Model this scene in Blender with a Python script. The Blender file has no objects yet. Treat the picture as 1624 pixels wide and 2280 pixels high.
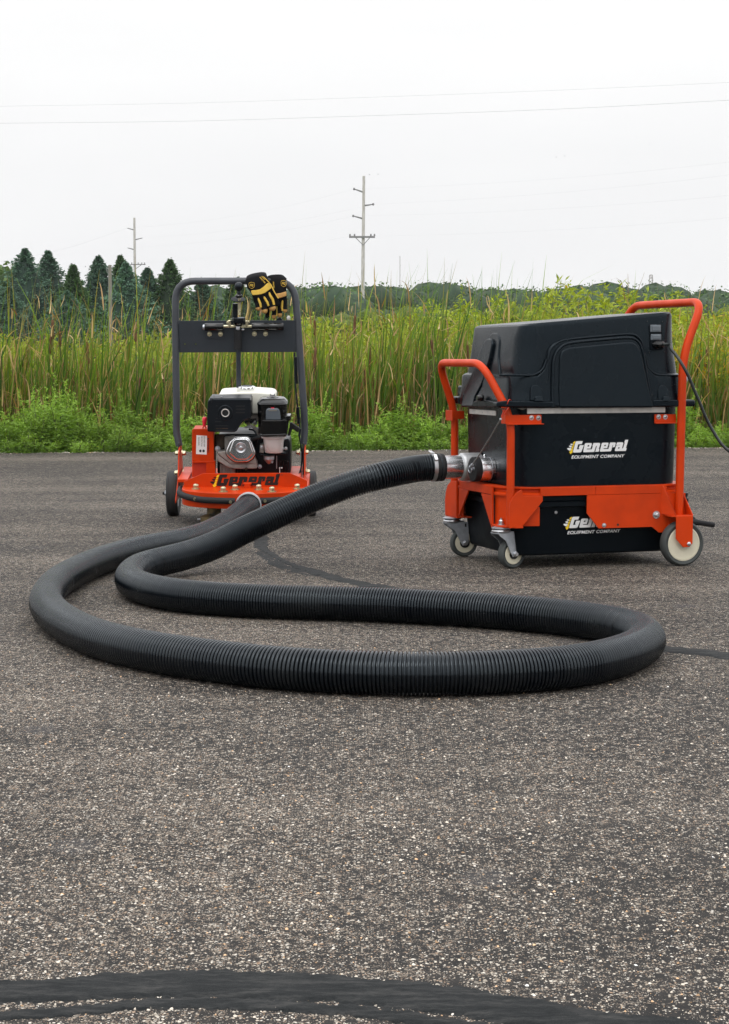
import bpy, bmesh, math, random
import numpy as np
from mathutils import Vector, Matrix

C = bpy.context.scene
COL = C.collection
random.seed(7)
rng = np.random.default_rng(11)

# ------------------------------------------------------------------ camera
CAM_H = 0.70
FOC = 4200.0 / 2280.0            # focal length over picture height
TILT = math.atan(345 / 4200.0)
cam = bpy.data.cameras.new('camera'); camo = bpy.data.objects.new('camera', cam); COL.objects.link(camo)
cam.sensor_fit = 'VERTICAL'; cam.sensor_height = 36.0; cam.lens = 36.0 * FOC
cam.clip_start = 0.05; cam.clip_end = 6000
cam.dof.use_dof = False
camo.location = (0, 0, CAM_H); camo.rotation_euler = (math.pi / 2 - TILT, 0, 0)
C.camera = camo

# ------------------------------------------------------------------ sky and sun
SUN_EL, SUN_AZ = math.radians(62), math.radians(205)      # azimuth clockwise from +Y
w = bpy.data.worlds.new('World'); C.world = w; w.use_nodes = True
nt = w.node_tree; nt.nodes.clear()
def nn(t, nt=nt, **k):
    n = nt.nodes.new(t)
    for a, b in k.items(): setattr(n, a, b)
    return n
sky = nn('ShaderNodeTexSky', sky_type='NISHITA', sun_disc=False, sun_elevation=SUN_EL, sun_rotation=SUN_AZ)
sky.air_density = 1.0; sky.dust_density = 3.0
tc = nn('ShaderNodeTexCoord'); sep = nn('ShaderNodeSeparateXYZ')
mpz = nn('ShaderNodeMapping'); mpz.inputs['Scale'].default_value = (1.2, 1.2, 5.0)
noi = nn('ShaderNodeTexNoise'); noi.inputs['Scale'].default_value = 2.2; noi.inputs['Detail'].default_value = 5; noi.inputs['Roughness'].default_value = .5
nr = nn('ShaderNodeValToRGB'); nr.color_ramp.elements[0].position = .35; nr.color_ramp.elements[0].color = (.975, .975, .978, 1)
nr.color_ramp.elements[1].position = .66; nr.color_ramp.elements[1].color = (1.03, 1.03, 1.03, 1)
gr = nn('ShaderNodeValToRGB'); e = gr.color_ramp.elements
e[0].position = 0.0; e[0].color = (.905, .905, .915, 1)
e[1].position = 1.0; e[1].color = (1.95, 1.95, 1.98, 1)
m = e.new(.10); m.color = (.925, .925, .932, 1); m = e.new(.17); m.color = (.985, .985, .985, 1); m = e.new(.5); m.color = (1.45, 1.45, 1.47, 1)
mulc = nn('ShaderNodeMix', data_type='RGBA', blend_type='MULTIPLY'); mulc.inputs[0].default_value = 1
sc = nn('ShaderNodeMix', data_type='RGBA', blend_type='MULTIPLY'); sc.inputs[0].default_value = 1; sc.inputs[7].default_value = (10.5, 10.5, 10.47, 1)
mx = nn('ShaderNodeMix', data_type='RGBA'); mx.inputs[0].default_value = .96
hs = nn('ShaderNodeHueSaturation'); hs.inputs['Saturation'].default_value = .5
bg = nn('ShaderNodeBackground'); bg.inputs['Strength'].default_value = .1
ow = nn('ShaderNodeOutputWorld'); L = nt.links.new
L(tc.outputs['Generated'], sep.inputs[0]); L(sep.outputs['Z'], gr.inputs[0])
L(tc.outputs['Generated'], mpz.inputs[0]); L(mpz.outputs[0], noi.inputs['Vector']); L(noi.outputs['Fac'], nr.inputs[0])
L(gr.outputs[0], mulc.inputs[6]); L(nr.outputs[0], mulc.inputs[7]); L(mulc.outputs[2], sc.inputs[6])
L(sky.outputs[0], hs.inputs['Color']); L(hs.outputs[0], mx.inputs[6]); L(sc.outputs[2], mx.inputs[7])
L(mx.outputs[2], bg.inputs['Color']); L(bg.outputs[0], ow.inputs[0])

sun = bpy.data.lights.new('sun', 'SUN'); suno = bpy.data.objects.new('sun', sun); COL.objects.link(suno)
sun.energy = 0.8; sun.angle = math.radians(28); sun.color = (1, .975, .94)
sd = Vector((math.sin(SUN_AZ) * math.cos(SUN_EL), math.cos(SUN_AZ) * math.cos(SUN_EL), math.sin(SUN_EL)))
suno.rotation_euler = sd.to_track_quat('Z', 'Y').to_euler()

C.view_settings.view_transform = 'Standard'; C.view_settings.look = 'None'
C.view_settings.exposure = 0; C.view_settings.gamma = 1
C.render.resolution_x = 729; C.render.resolution_y = 1024

# ------------------------------------------------------------------ survey helpers: a sighting line from the camera station met with a known plane
Fw = np.array([0, math.cos(TILT), -math.sin(TILT)]); Up = np.array([0, math.sin(TILT), math.cos(TILT)])
Rt = np.array([1., 0, 0]); CP = np.array([0, 0, CAM_H])
def ray(px, py): return Fw + Rt * (px - 812) / 4200. + Up * (1140 - py) / 4200.
def G(px, py, z=0.0):
    d = ray(px, py); return CP + d * ((z - CAM_H) / d[2])
def P(px, py, Y):
    d = ray(px, py); return CP + d * (Y / d[1])
class Frame:
    def __init__(s, o, ex, ey, ez): s.o = np.array(o, float); s.M = np.array([ex, ey, ez], float).T
    def at(s, q, ax, val):
        d = s.M.T @ ray(*q); c = s.M.T @ (CP - s.o); return c + d * ((val - c[ax]) / d[ax])
    def matrix(s):
        m = Matrix.Identity(4)
        for i in range(3):
            for j in range(3): m[i][j] = s.M[i, j]
            m[i][3] = s.o[i]
        return m
SS = 1624 / 2137
def mk(x0, y0, k): return lambda x, y: ((x0 + x / k) * SS, (y0 + y / k) * SS)
k0a = mk(1260, 820, 1.8518); k0b = mk(1260, 1250, 1.8518)
k1 = mk(1280, 1320, 4.511); k2 = mk(1280, 1020, 4.511); k3 = mk(1830, 1380, 5.29); k4 = mk(1830, 840, 5.29)
z1 = mk(440, 780, 3.1231); z2 = mk(460, 1080, 3.248); ze = mk(600, 1120, 6.246); zp = mk(560, 1240, 11.4); zd = mk(520, 1380, 3.691)
zg = mk(700, 790, 9.022); kc = mk(1200, 1300, 5.8)

# ------------------------------------------------------------------ mesh helpers
def unit(v): v = np.asarray(v, float); return v / (np.linalg.norm(v) + 1e-12)
def perp(a):
    a = unit(a); r = np.array([0, 0, 1.]) if abs(a[2]) < .9 else np.array([1., 0, 0])
    u = unit(np.cross(r, a)); return u, np.cross(a, u)
class MB:
    def __init__(s): s.v = []; s.f = []
    def add(s, v, f):
        b = len(s.v); s.v += [tuple(map(float, p)) for p in v]; s.f += [tuple(i + b for i in q) for q in f]; return s
    def box(s, x0, x1, y0, y1, z0, z1_):
        v = [(x, y, z) for z in (z0, z1_) for y in (y0, y1) for x in (x0, x1)]
        return s.add(v, [(0, 2, 3, 1), (4, 5, 7, 6), (0, 1, 5, 4), (2, 6, 7, 3), (0, 4, 6, 2), (1, 3, 7, 5)])
    def obox(s, c, ax, ay, az):
        c, ax, ay, az = map(np.asarray, (c, ax, ay, az))
        v = [c + i * ax + j * ay + k * az for k in (-1, 1) for j in (-1, 1) for i in (-1, 1)]
        return s.add(v, [(0, 2, 3, 1), (4, 5, 7, 6), (0, 1, 5, 4), (2, 6, 7, 3), (0, 4, 6, 2), (1, 3, 7, 5)])
    def prism(s, poly, vec):
        poly = [np.asarray(p, float) for p in poly]; n = len(poly); vec = np.asarray(vec, float)
        nrm = sum(np.cross(poly[i] - poly[0], poly[(i + 1) % n] - poly[0]) for i in range(n))
        if np.dot(nrm, vec) > 0: poly = poly[::-1]
        v = poly + [p + vec for p in poly]
        return s.add(v, [tuple(range(n)), tuple(range(2 * n - 1, n - 1, -1))] + [(i, i + n, (i + 1) % n + n, (i + 1) % n) for i in range(n)])
    def lathe(s, prof, o, axis, n=24, caps=True):
        o = np.asarray(o, float); a = unit(axis); u, w_ = perp(a); v = []; f = []
        for r, h in prof:
            for i in range(n):
                t = 2 * math.pi * i / n; v.append(o + a * h + (u * math.cos(t) + w_ * math.sin(t)) * r)
        for k in range(len(prof) - 1):
            for i in range(n):
                j = (i + 1) % n; f.append((k * n + i, k * n + j, (k + 1) * n + j, (k + 1) * n + i))
        if caps:
            f.append(tuple(range(n - 1, -1, -1))); m_ = (len(prof) - 1) * n; f.append(tuple(m_ + i for i in range(n)))
        return s.add(v, f)
    def cyl(s, p0, p1, r0, r1=None, n=16):
        p0, p1 = np.asarray(p0, float), np.asarray(p1, float); r1 = r0 if r1 is None else r1
        return s.lathe([(r0, 0), (r1, np.linalg.norm(p1 - p0))], p0, p1 - p0, n)
    def tube(s, pts, r, n=10, ry=None, caps=True, up=None):
        pts = [np.asarray(p, float) for p in pts]; m_ = len(pts)
        rs = r if hasattr(r, '__len__') else [r] * m_
        T = [unit(pts[min(i + 1, m_ - 1)] - pts[max(i - 1, 0)]) for i in range(m_)]
        u = unit(np.cross(np.asarray(up, float), T[0])) if up is not None else perp(T[0])[0]; v = []; f = []
        for i in range(m_):
            u = unit(u - T[i] * np.dot(u, T[i])); w_ = np.cross(T[i], u)
            k = (ry / r if ry and not hasattr(ry, '__len__') else (ry[i] / rs[i] if ry else 1))
            for j in range(n):
                t = 2 * math.pi * j / n; v.append(pts[i] + (u * math.cos(t) + w_ * math.sin(t) * k) * rs[i])
        for i in range(m_ - 1):
            for j in range(n):
                q = (j + 1) % n; f.append((i * n + j, i * n + q, (i + 1) * n + q, (i + 1) * n + j))
        if caps: f.append(tuple(range(n - 1, -1, -1))); f.append(tuple((m_ - 1) * n + j for j in range(n)))
        return s.add(v, f)
    def sphere(s, c, r, n=16, sc=(1, 1, 1)):
        c = np.asarray(c, float); pr = []; v = [c + np.array([0, 0, -r]) * sc]; f = []; m_ = n // 2
        for i in range(1, m_):
            a = -math.pi / 2 + math.pi * i / m_
            for j in range(n):
                t = 2 * math.pi * j / n; v.append(c + np.array([math.cos(a) * math.cos(t), math.cos(a) * math.sin(t), math.sin(a)]) * r * np.asarray(sc))
        v.append(c + np.array([0, 0, r]) * sc)
        for j in range(n): f.append((0, 1 + (j + 1) % n, 1 + j))
        for i in range(m_ - 2):
            for j in range(n):
                q = (j + 1) % n; f.append((1 + i * n + j, 1 + i * n + q, 1 + (i + 1) * n + q, 1 + (i + 1) * n + j))
        l = len(v) - 1
        for j in range(n): f.append((l, 1 + (m_ - 2) * n + j, 1 + (m_ - 2) * n + (j + 1) % n))
        return s.add(v, f)
    def build(s, name, mat, parent=None, bevel=0, seg=2, angle=32, flat=False, kind=None):
        me = bpy.data.meshes.new(name); me.from_pydata(s.v, [], s.f); me.update()
        return finish(me, name, mat, parent, bevel, seg, angle, flat, kind)
def finish(me, name, mat, parent=None, bevel=0, seg=2, angle=32, flat=False, kind=None):
    o = bpy.data.objects.new(name, me); COL.objects.link(o); me.materials.append(mat)
    if not flat:
        me.polygons.foreach_set('use_smooth', [True] * len(me.polygons))
        if bevel:
            b = o.modifiers.new('bevel', 'BEVEL'); b.width = bevel; b.segments = seg; b.limit_method = 'ANGLE'; b.angle_limit = math.radians(angle); b.harden_normals = True
        else: me.set_sharp_from_angle(angle=math.radians(angle))
    if parent: o.parent = parent
    if kind: o['kind'] = kind
    return o
def tag(o, label=None, cat=None, group=None, kind=None):
    if label: o['label'] = label
    if cat: o['category'] = cat
    if group: o['group'] = group
    if kind: o['kind'] = kind
    return o
def empty(name, mat=None, parent=None):
    o = bpy.data.objects.new(name, None); COL.objects.link(o); o.empty_display_size = .1
    if parent: o.parent = parent
    if mat is not None: o.matrix_world = mat
    return o
def copy_tree(o, parent=None):
    c = o.copy(); COL.objects.link(c); c.parent = parent
    for ch in list(o.children): copy_tree(ch, c)
    return c
def fillet(pts, d, n=6):
    pts = [np.asarray(p, float) for p in pts]; out = [pts[0]]
    ds = d if hasattr(d, '__len__') else [d] * (len(pts) - 2)
    for i in range(1, len(pts) - 1):
        a, b, c = pts[i - 1], pts[i], pts[i + 1]; dd = min(ds[i - 1], .49 * np.linalg.norm(a - b), .49 * np.linalg.norm(c - b))
        p, q = b + unit(a - b) * dd, b + unit(c - b) * dd
        for k in range(n + 1):
            t = k / n; out.append((1 - t) ** 2 * p + 2 * t * (1 - t) * b + t * t * q)
    out.append(pts[-1]); return out
def roundpoly(pts, d, n=4):
    pts = [np.asarray(p, float) for p in pts]; out = []; m_ = len(pts)
    ds = d if hasattr(d, '__len__') else [d] * m_
    for i in range(m_):
        a, b, c = pts[i - 1], pts[i], pts[(i + 1) % m_]
        if ds[i] <= 0: out.append(b); continue
        dd = min(ds[i], .45 * np.linalg.norm(a - b), .45 * np.linalg.norm(c - b))
        p, q = b + unit(a - b) * dd, b + unit(c - b) * dd
        for k in range(n + 1):
            t = k / n; out.append((1 - t) ** 2 * p + 2 * t * (1 - t) * b + t * t * q)
    return out
def rrect(x0, x1, y0, y1, R, n=8):
    out = []
    for cx, cy, a0 in ((x1 - R, y0 + R, -90), (x1 - R, y1 - R, 0), (x0 + R, y1 - R, 90), (x0 + R, y0 + R, 180)):
        for k in range(n + 1):
            a = math.radians(a0 + 90 * k / n); out.append((cx + R * math.cos(a), cy + R * math.sin(a)))
    return out
def loft(sections, cap0=True, cap1=True):
    mb = MB(); n = len(sections[0]); v = [p for s in sections for p in s]; f = []
    for k in range(len(sections) - 1):
        for i in range(n):
            j = (i + 1) % n; f.append((k * n + i, k * n + j, (k + 1) * n + j, (k + 1) * n + i))
    if cap0: f.append(tuple(range(n - 1, -1, -1)))
    if cap1: f.append(tuple((len(sections) - 1) * n + i for i in range(n)))
    return mb.add(v, f)
def spline(pts, n=12):
    pts = [np.asarray(p, float) for p in pts]; P_ = [2 * pts[0] - pts[1]] + pts + [2 * pts[-1] - pts[-2]]; out = []
    for i in range(1, len(P_) - 2):
        a, b, c, d = P_[i - 1:i + 3]
        for k in range(n):
            t = k / n
            out.append(.5 * (2 * b + (c - a) * t + (2 * a - 5 * b + 4 * c - d) * t * t + (3 * b - a - 3 * c + d) * t ** 3))
    out.append(pts[-1]); return out
def curve_mesh(name, polys, ext=0.0):
    """flat filled outlines (with holes) as a mesh in its own xy plane"""
    cu = bpy.data.curves.new(name, 'CURVE'); cu.dimensions = '2D'; cu.fill_mode = 'BOTH'; cu.extrude = ext
    for pl in polys:
        sp = cu.splines.new('POLY'); sp.points.add(len(pl) - 1); sp.use_cyclic_u = True
        for p, q in zip(sp.points, pl): p.co = (q[0], q[1], 0, 1)
    o = bpy.data.objects.new(name, cu); COL.objects.link(o)
    bpy.context.view_layer.update()
    me = bpy.data.meshes.new_from_object(o.evaluated_get(bpy.context.evaluated_depsgraph_get()))
    bpy.data.objects.remove(o); return me
def text_mesh(s, size=1.0, shear=0.0, bold=0.0, space=1.0):
    if 'Q' in s:          # the heavy Q breaks its outline: use O and add the tail
        me, co = text_mesh(s.replace('Q', 'O'), size, shear, bold, space); V = [tuple(c) for c in co]; Fc = [tuple(p.vertices) for p in me.polygons]
        for i, ch in enumerate(s):
            if ch == 'Q':
                xr = text_mesh(s[:i + 1].replace('Q', 'O'), size, shear, bold, space)[1][:, 0].max(); b = len(V)
                V += [(xr - .26, .10, .01), (xr - .16, .17, .01), (xr + .02, .0, .01), (xr - .07, -.07, .01)]; Fc.append((b, b + 1, b + 2, b + 3))
        me = bpy.data.meshes.new('lettering'); me.from_pydata(V, [], Fc); me.update(); return me, np.array(V)
    cu = bpy.data.curves.new('lettering', 'FONT'); cu.body = s; cu.size = size; cu.shear = shear; cu.offset = bold; cu.space_character = space
    cu.resolution_u = 3
    o = bpy.data.objects.new('lettering', cu); COL.objects.link(o); bpy.context.view_layer.update()
    me = bpy.data.meshes.new_from_object(o.evaluated_get(bpy.context.evaluated_depsgraph_get()))
    bpy.data.objects.remove(o)
    co = np.zeros(len(me.vertices) * 3); me.vertices.foreach_get('co', co); co = co.reshape(-1, 3)
    return me, co
def place_flat(me, fn, name, mat, parent):
    """map the flat mesh's (x, y) through fn to 3-D"""
    n = len(me.vertices); co = np.zeros(n * 3); me.vertices.foreach_get('co', co); co = co.reshape(-1, 3)
    out = np.array([fn(x, y, z) for x, y, z in co]); me.vertices.foreach_set('co', out.ravel()); me.update()
    return finish(me, name, mat, parent, flat=True)
def lettering(s, name, mat, parent, o, ux, uy, w_, h_, shear=0.0, bold=0.0, space=1.0, lift=.0006):
    """words fitted into a rectangle with corner o and unit axes ux (reading) and uy (up)"""
    me, co = text_mesh(s, 1.0, shear, bold, space)
    lo, hi = co.min(0), co.max(0); o, ux, uy = map(lambda q: np.asarray(q, float), (o, ux, uy)); nz = np.cross(ux, uy)
    return place_flat(me, lambda x, y, z: o + ux * (x - lo[0]) / (hi[0] - lo[0]) * w_ + uy * (y - lo[1]) / (hi[1] - lo[1]) * h_ + nz * lift, name, mat, parent)

# ------------------------------------------------------------------ materials
def mat_base(name):
    m_ = bpy.data.materials.new(name); m_.use_nodes = True; t = m_.node_tree; b = t.nodes['Principled BSDF']; return m_, t, b
def pmat(name, col, rough=.5, metal=0, bump=0, bscale=200, var=.0, vscale=8, coat=0, spec=.5, rvar=.12, col2=None, trans=0, streak=None, alpha=1, stint=None):
    m_, t, b = mat_base(name); l = t.links.new
    b.inputs['Metallic'].default_value = metal; b.inputs['Specular IOR Level'].default_value = spec
    if stint: b.inputs['Specular Tint'].default_value = (*stint, 1)
    b.inputs['Coat Weight'].default_value = coat; b.inputs['Coat Roughness'].default_value = .15
    b.inputs['Transmission Weight'].default_value = trans; b.inputs['Alpha'].default_value = alpha
    tc_ = t.nodes.new('ShaderNodeTexCoord'); mp = t.nodes.new('ShaderNodeMapping'); l(tc_.outputs['Object'], mp.inputs[0])
    if streak: mp.inputs['Scale'].default_value = streak
    n = t.nodes.new('ShaderNodeTexNoise'); n.inputs['Scale'].default_value = vscale; n.inputs['Detail'].default_value = 6; l(mp.outputs[0], n.inputs['Vector'])
    r = t.nodes.new('ShaderNodeMapRange'); r.inputs[1].default_value = .3; r.inputs[2].default_value = .7
    r.inputs[3].default_value = max(.02, rough - rvar * .5); r.inputs[4].default_value = rough + rvar; l(n.outputs['Fac'], r.inputs[0]); l(r.outputs[0], b.inputs['Roughness'])
    c2 = col2 if col2 else tuple(c * (1 - var) for c in col)
    mxn = t.nodes.new('ShaderNodeMix'); mxn.data_type = 'RGBA'; mxn.inputs[6].default_value = (*col, 1); mxn.inputs[7].default_value = (*c2, 1)
    r2 = t.nodes.new('ShaderNodeMapRange'); r2.inputs[1].default_value = .42; r2.inputs[2].default_value = .68; l(n.outputs['Fac'], r2.inputs[0]); l(r2.outputs[0], mxn.inputs[0]); l(mxn.outputs[2], b.inputs['Base Color'])
    if bump:
        n2 = t.nodes.new('ShaderNodeTexNoise'); n2.inputs['Scale'].default_value = bscale; n2.inputs['Detail'].default_value = 3; l(tc_.outputs['Object'], n2.inputs['Vector'])
        bu = t.nodes.new('ShaderNodeBump'); bu.inputs['Strength'].default_value = bump; bu.inputs['Distance'].default_value = .001; l(n2.outputs['Fac'], bu.inputs['Height']); l(bu.outputs[0], b.inputs['Normal'])
    return m_
M = {}
M['orange'] = pmat('orange_paint', (.60, .046, .003), .38, var=.22, vscale=9, bump=.12, bscale=260, coat=.05, spec=.18)
M['orange_shaded'] = pmat('orange_painted_shade', (.50, .03, .004), .5, var=.2)  # darker copy of the orange, with the guard recess's shade in its colour
M['black_plastic'] = pmat('black_rotomoulded_plastic', (.0030, .0054, .0082), .23, bump=.30, bscale=450, var=.2, rvar=.12, spec=.22, stint=(.74, .90, 1), col2=(.0045, .0065, .009))
M['bin'] = pmat('black_bin_plastic', (.0028, .0042, .006), .42, bump=.15, bscale=500, rvar=.15, spec=.12, stint=(.74, .90, 1))
M['engine_black'] = pmat('engine_black', (.0042, .0050, .0072), .34, spec=.35, bump=.12, bscale=500, rvar=.12, stint=(.78, .90, 1))
M['gloss_black'] = pmat('gloss_black', (.0022, .0026, .0032), .13, coat=.3, spec=.4, rvar=.1)
M['rubber'] = pmat('grey_rubber', (.055, .062, .06), .75, bump=.3, bscale=300, var=.35, vscale=14)
M['tyre_black'] = pmat('black_rubber', (.016, .017, .018), .7, bump=.4, bscale=250, var=.3, col2=(.035, .033, .03))
M['cream'] = pmat('cream_wheel', (.68, .635, .49), .5, var=.12, vscale=20)
M['grey_tube'] = pmat('charcoal_tube', (.040, .046, .056), .38, bump=.2, bscale=400, var=.25, vscale=12, rvar=.15)
M['grey_plate'] = pmat('charcoal_plate', (.020, .027, .036), .5, bump=.3, bscale=600, var=.15, vscale=12)
M['steel'] = pmat('zinc_steel', (.62, .63, .65), .32, 1, var=.25, vscale=30, rvar=.2)
M['dull_steel'] = pmat('dull_steel', (.52, .55, .59), .46, .9, var=.3, vscale=25, rvar=.2)
M['alu'] = pmat('aluminium', (.80, .81, .83), .22, 1, bump=.2, bscale=60, var=.1, streak=(1, 14, 14), rvar=.1)
M['alu_matt'] = pmat('cast_aluminium', (.60, .61, .62), .5, 1, bump=.5, bscale=300, var=.25, vscale=30)
M['chrome'] = pmat('polished_steel', (.82, .83, .84), .13, 1, rvar=.06)
M['brass'] = pmat('yellow_zinc', (.66, .61, .42), .30, 1, var=.3, vscale=60, rvar=.2)
M['strip'] = pmat('aluminium_strip', (.62, .60, .57), .48, .35, var=.15, vscale=40)
M['tank_white'] = pmat('fuel_tank_white', (.80, .79, .70), .28, coat=.3, rvar=.08)
M['bowl'] = pmat('milky_plastic', (.74, .72, .71), .25, trans=.2, rvar=.1, col2=(.52, .47, .45))
M['casting'] = pmat('engine_casting', (.46, .44, .41), .5, .7, bump=.6, bscale=250, var=.4, vscale=30)
M['rust'] = pmat('rusty_exhaust', (.075, .05, .033), .75, .3, bump=.6, bscale=200, var=.5, vscale=25, col2=(.03, .024, .02))
M['red_knob'] = pmat('red_grip', (.72, .02, .05), .35, rvar=.08)
M['foam'] = pmat('foam_sleeve', (.006, .0065, .008), .7, bump=.4, bscale=500)
M['white'] = pmat('white_print', (.82, .82, .82), .45)
M['yellow'] = pmat('yellow_print', (.88, .62, .01), .45)
M['black_print'] = pmat('black_print', (.008, .009, .010), .4)
M['grey_print'] = pmat('grey_print', (.16, .15, .13), .5)
M['label'] = pmat('label_white', (.80, .80, .80), .4)
M['lens'] = pmat('switch_grey', (.10, .12, .14), .15, coat=.6)
M['disc'] = pmat('grinding_disc', (.16, .115, .05), .6, .6, bump=.6, bscale=200, var=.7, vscale=30, col2=(.03, .03, .03))
M['glove_black'] = pmat('glove_fabric', (.005, .0055, .007), .85, spec=.25, bump=.6, bscale=900)
M['glove_tan'] = pmat('glove_leather', (.58, .33, .10), .75, bump=.5, bscale=500, var=.35, vscale=60, col2=(.42, .22, .07))
M['glove_yellow'] = pmat('glove_yellow', (.80, .53, .08), .75, bump=.5, bscale=500, var=.15, vscale=60)
M['hose'] = pmat('hose_rubber', (.0030, .0044, .0066), .18, bump=.08, bscale=600, var=.25, vscale=9, col2=(.0100, .0115, .013), rvar=.10, spec=.46, stint=(.80, .92, 1))
M['cord'] = pmat('cord_rubber', (.008, .012, .012), .4)
M['wire'] = pmat('line_wire', (.42, .42, .44), .6)
M['cable'] = pmat('steel_cable', (.30, .30, .29), .45, .6, var=.3, vscale=400)
M['red_loop'] = pmat('red_loop', (.62, .05, .02), .4)
M['pole'] = pmat('weathered_pole', (.62, .60, .56), .9, var=.35, vscale=3, streak=(6, 6, .6), col2=(.42, .40, .37))
M['pole_dark'] = pmat('crossarm_wood', (.24, .24, .24), .9)
M['mast'] = pmat('mast_paint', (.50, .48, .48), .8)
M['post'] = pmat('old_post', (.26, .25, .22), .9, var=.3, vscale=6, streak=(6, 6, .6))
M['bird'] = pmat('bird_feathers', (.05, .05, .05), .8)

# ------------------------------------------------------------------ ground
EDGE0 = np.array([-2.665, 13.774]); EDGE_E = unit(np.array([5.488, .821])); EDGE_N = np.array([-EDGE_E[1], EDGE_E[0]])
def uv(x, y): d = np.stack([np.asarray(x) - EDGE0[0], np.asarray(y) - EDGE0[1]], -1); return d @ EDGE_E, d @ EDGE_N
def sstep(a, b, x): t = np.clip((x - a) / (b - a), 0, 1); return t * t * (3 - 2 * t)
def terrain(x, y):
    u, v = uv(x, y)
    z = -.015 - .06 * sstep(-.05, .15, v) - .72 * sstep(.15, 2.6, v)
    z += .9 * sstep(60, 130, v) + 2.0 * sstep(150, 400, v)
    z += np.where(v > .2, .03 * np.sin(x * 2.1 + y) * np.cos(y * 1.7), 0)
    return np.where(v < -.03, -.05, z)
def asphalt_mat():
    m_, t, b = mat_base('worn_asphalt'); l = t.links.new; N = lambda k: t.nodes.new('ShaderNode' + k)
    tc_ = N('TexCoord')
    def mathn(op, a, b_=None, c=None):
        n = N('Math'); n.operation = op
        for i, v in enumerate((a, b_, c)):
            if v is None: continue
            if isinstance(v, (int, float)): n.inputs[i].default_value = v
            else: l(v, n.inputs[i])
        return n.outputs[0]
    def mixc(f, a, b_):
        n = N('Mix'); n.data_type = 'RGBA'
        for i, v in ((0, f), (6, a), (7, b_)):
            if isinstance(v, tuple): n.inputs[i].default_value = (*v, 1)
            elif isinstance(v, (int, float)): n.inputs[i].default_value = v
            else: l(v, n.inputs[i])
        return n.outputs[2]
    def noise(scale, detail=4, mapping=None, rough=.55):
        n = N('TexNoise'); n.noise_dimensions = '2D'; n.inputs['Scale'].default_value = scale; n.inputs['Detail'].default_value = detail; n.inputs['Roughness'].default_value = rough
        if mapping: mp = N('Mapping'); mp.inputs['Scale'].default_value = mapping; l(tc_.outputs['Object'], mp.inputs[0]); l(mp.outputs[0], n.inputs['Vector'])
        else: l(tc_.outputs['Object'], n.inputs['Vector'])
        return n.outputs['Fac']
    patch = noise(.9, 5); streak = noise(1.0, 4, (.25, 2.2, 1)); fine = noise(60, 3); wob = noise(300, 2)
    expo = mathn('ADD', mathn('MULTIPLY', patch, .55), mathn('MULTIPLY', streak, .45))     # how much stone is worn bare
    mott = noise(62, 3, None, .75); mot2 = noise(16, 3, None, .65)
    expo = mathn('ADD', mathn('MULTIPLY', mathn('SUBTRACT', expo, .5), 1.15), mathn('ADD', mathn('MULTIPLY', mathn('SUBTRACT', mott, .5), 2.2), mathn('MULTIPLY', mathn('SUBTRACT', mot2, .5), .7)))
    warp = N('Mix'); warp.data_type = 'VECTOR'; warp.inputs[0].default_value = .0022
    nv = N('TexNoise'); nv.noise_dimensions = '2D'; nv.inputs['Scale'].default_value = 230; nv.inputs['Detail'].default_value = 2; l(tc_.outputs['Object'], nv.inputs['Vector'])
    va = N('VectorMath'); va.operation = 'MULTIPLY_ADD'; l(nv.outputs['Color'], va.inputs[0]); va.inputs[1].default_value = (.0035, .0035, 0); l(tc_.outputs['Object'], va.inputs[2])
    base = mixc(mathn('MULTIPLY', fine, 1.0), (.005, .006, .007), (.036, .032, .029))
    base = mixc(mathn('MULTIPLY', sm(mathn, streak), .6), base, (.075, .067, .060))
    height = mathn('MULTIPLY', wob, .25); col = base
    for scale, thr, keep, mx_, lo in ((560, .46, .65, .7, .3), (270, .42, .62, 1, .5), (160, .38, .745, 1, .6), (85, .25, .90, 1, .7)):
        v = N('TexVoronoi'); v.voronoi_dimensions = '2D'; v.inputs['Scale'].default_value = scale; l(va.outputs[0], v.inputs['Vector'])
        s = N('SeparateColor'); l(v.outputs['Color'], s.inputs[0])
        isst = mathn('GREATER_THAN', mathn('ADD', s.outputs[0], expo), keep)
        rad = mathn('MULTIPLY_ADD', s.outputs[1], thr * .7, thr * .45)
        r = N('MapRange'); r.interpolation_type = 'SMOOTHSTEP'; l(v.outputs['Distance'], r.inputs[0]); l(rad, r.inputs[2]); l(mathn('MULTIPLY', rad, .7), r.inputs[1]); r.inputs[3].default_value = 1; r.inputs[4].default_value = 0
        mask = mathn('MULTIPLY', r.outputs[0], isst)
        cr = N('ValToRGB'); cr.color_ramp.interpolation = 'LINEAR'; e = cr.color_ramp.elements
        e[0].position = 0; e[0].color = (.17, .137, .108, 1); e[1].position = 1; e[1].color = (.80, .76, .68, 1)
        for p_, c_ in ((.25, (.26, .212, .17, 1)), (.5, (.40, .335, .265, 1)), (.66, (.40, .26, .17, 1)), (.72, (.55, .475, .38, 1)), (.9, (.72, .66, .57, 1))): q = e.new(p_); q.color = c_
        l(s.outputs[2], cr.inputs[0])
        col = mixc(mathn('MULTIPLY', mask, mx_), col, cr.outputs[0])
        height = mathn('ADD', height, mathn('MULTIPLY', mask, lo))
    # shallow dark worn spots
    sp = N('TexVoronoi'); sp.voronoi_dimensions = '2D'; sp.inputs['Scale'].default_value = 1.1; mpp = N('Mapping'); mpp.inputs['Location'].default_value = (.33, .12, 0); mpp.inputs['Scale'].default_value = (1, .8, 1); l(tc_.outputs['Object'], mpp.inputs[0]); l(mpp.outputs[0], sp.inputs['Vector'])
    rs = N('MapRange'); l(sp.outputs['Distance'], rs.inputs[0]); rs.inputs[1].default_value = .025; rs.inputs[2].default_value = .05; rs.inputs[3].default_value = .35; rs.inputs[4].default_value = 0
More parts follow.
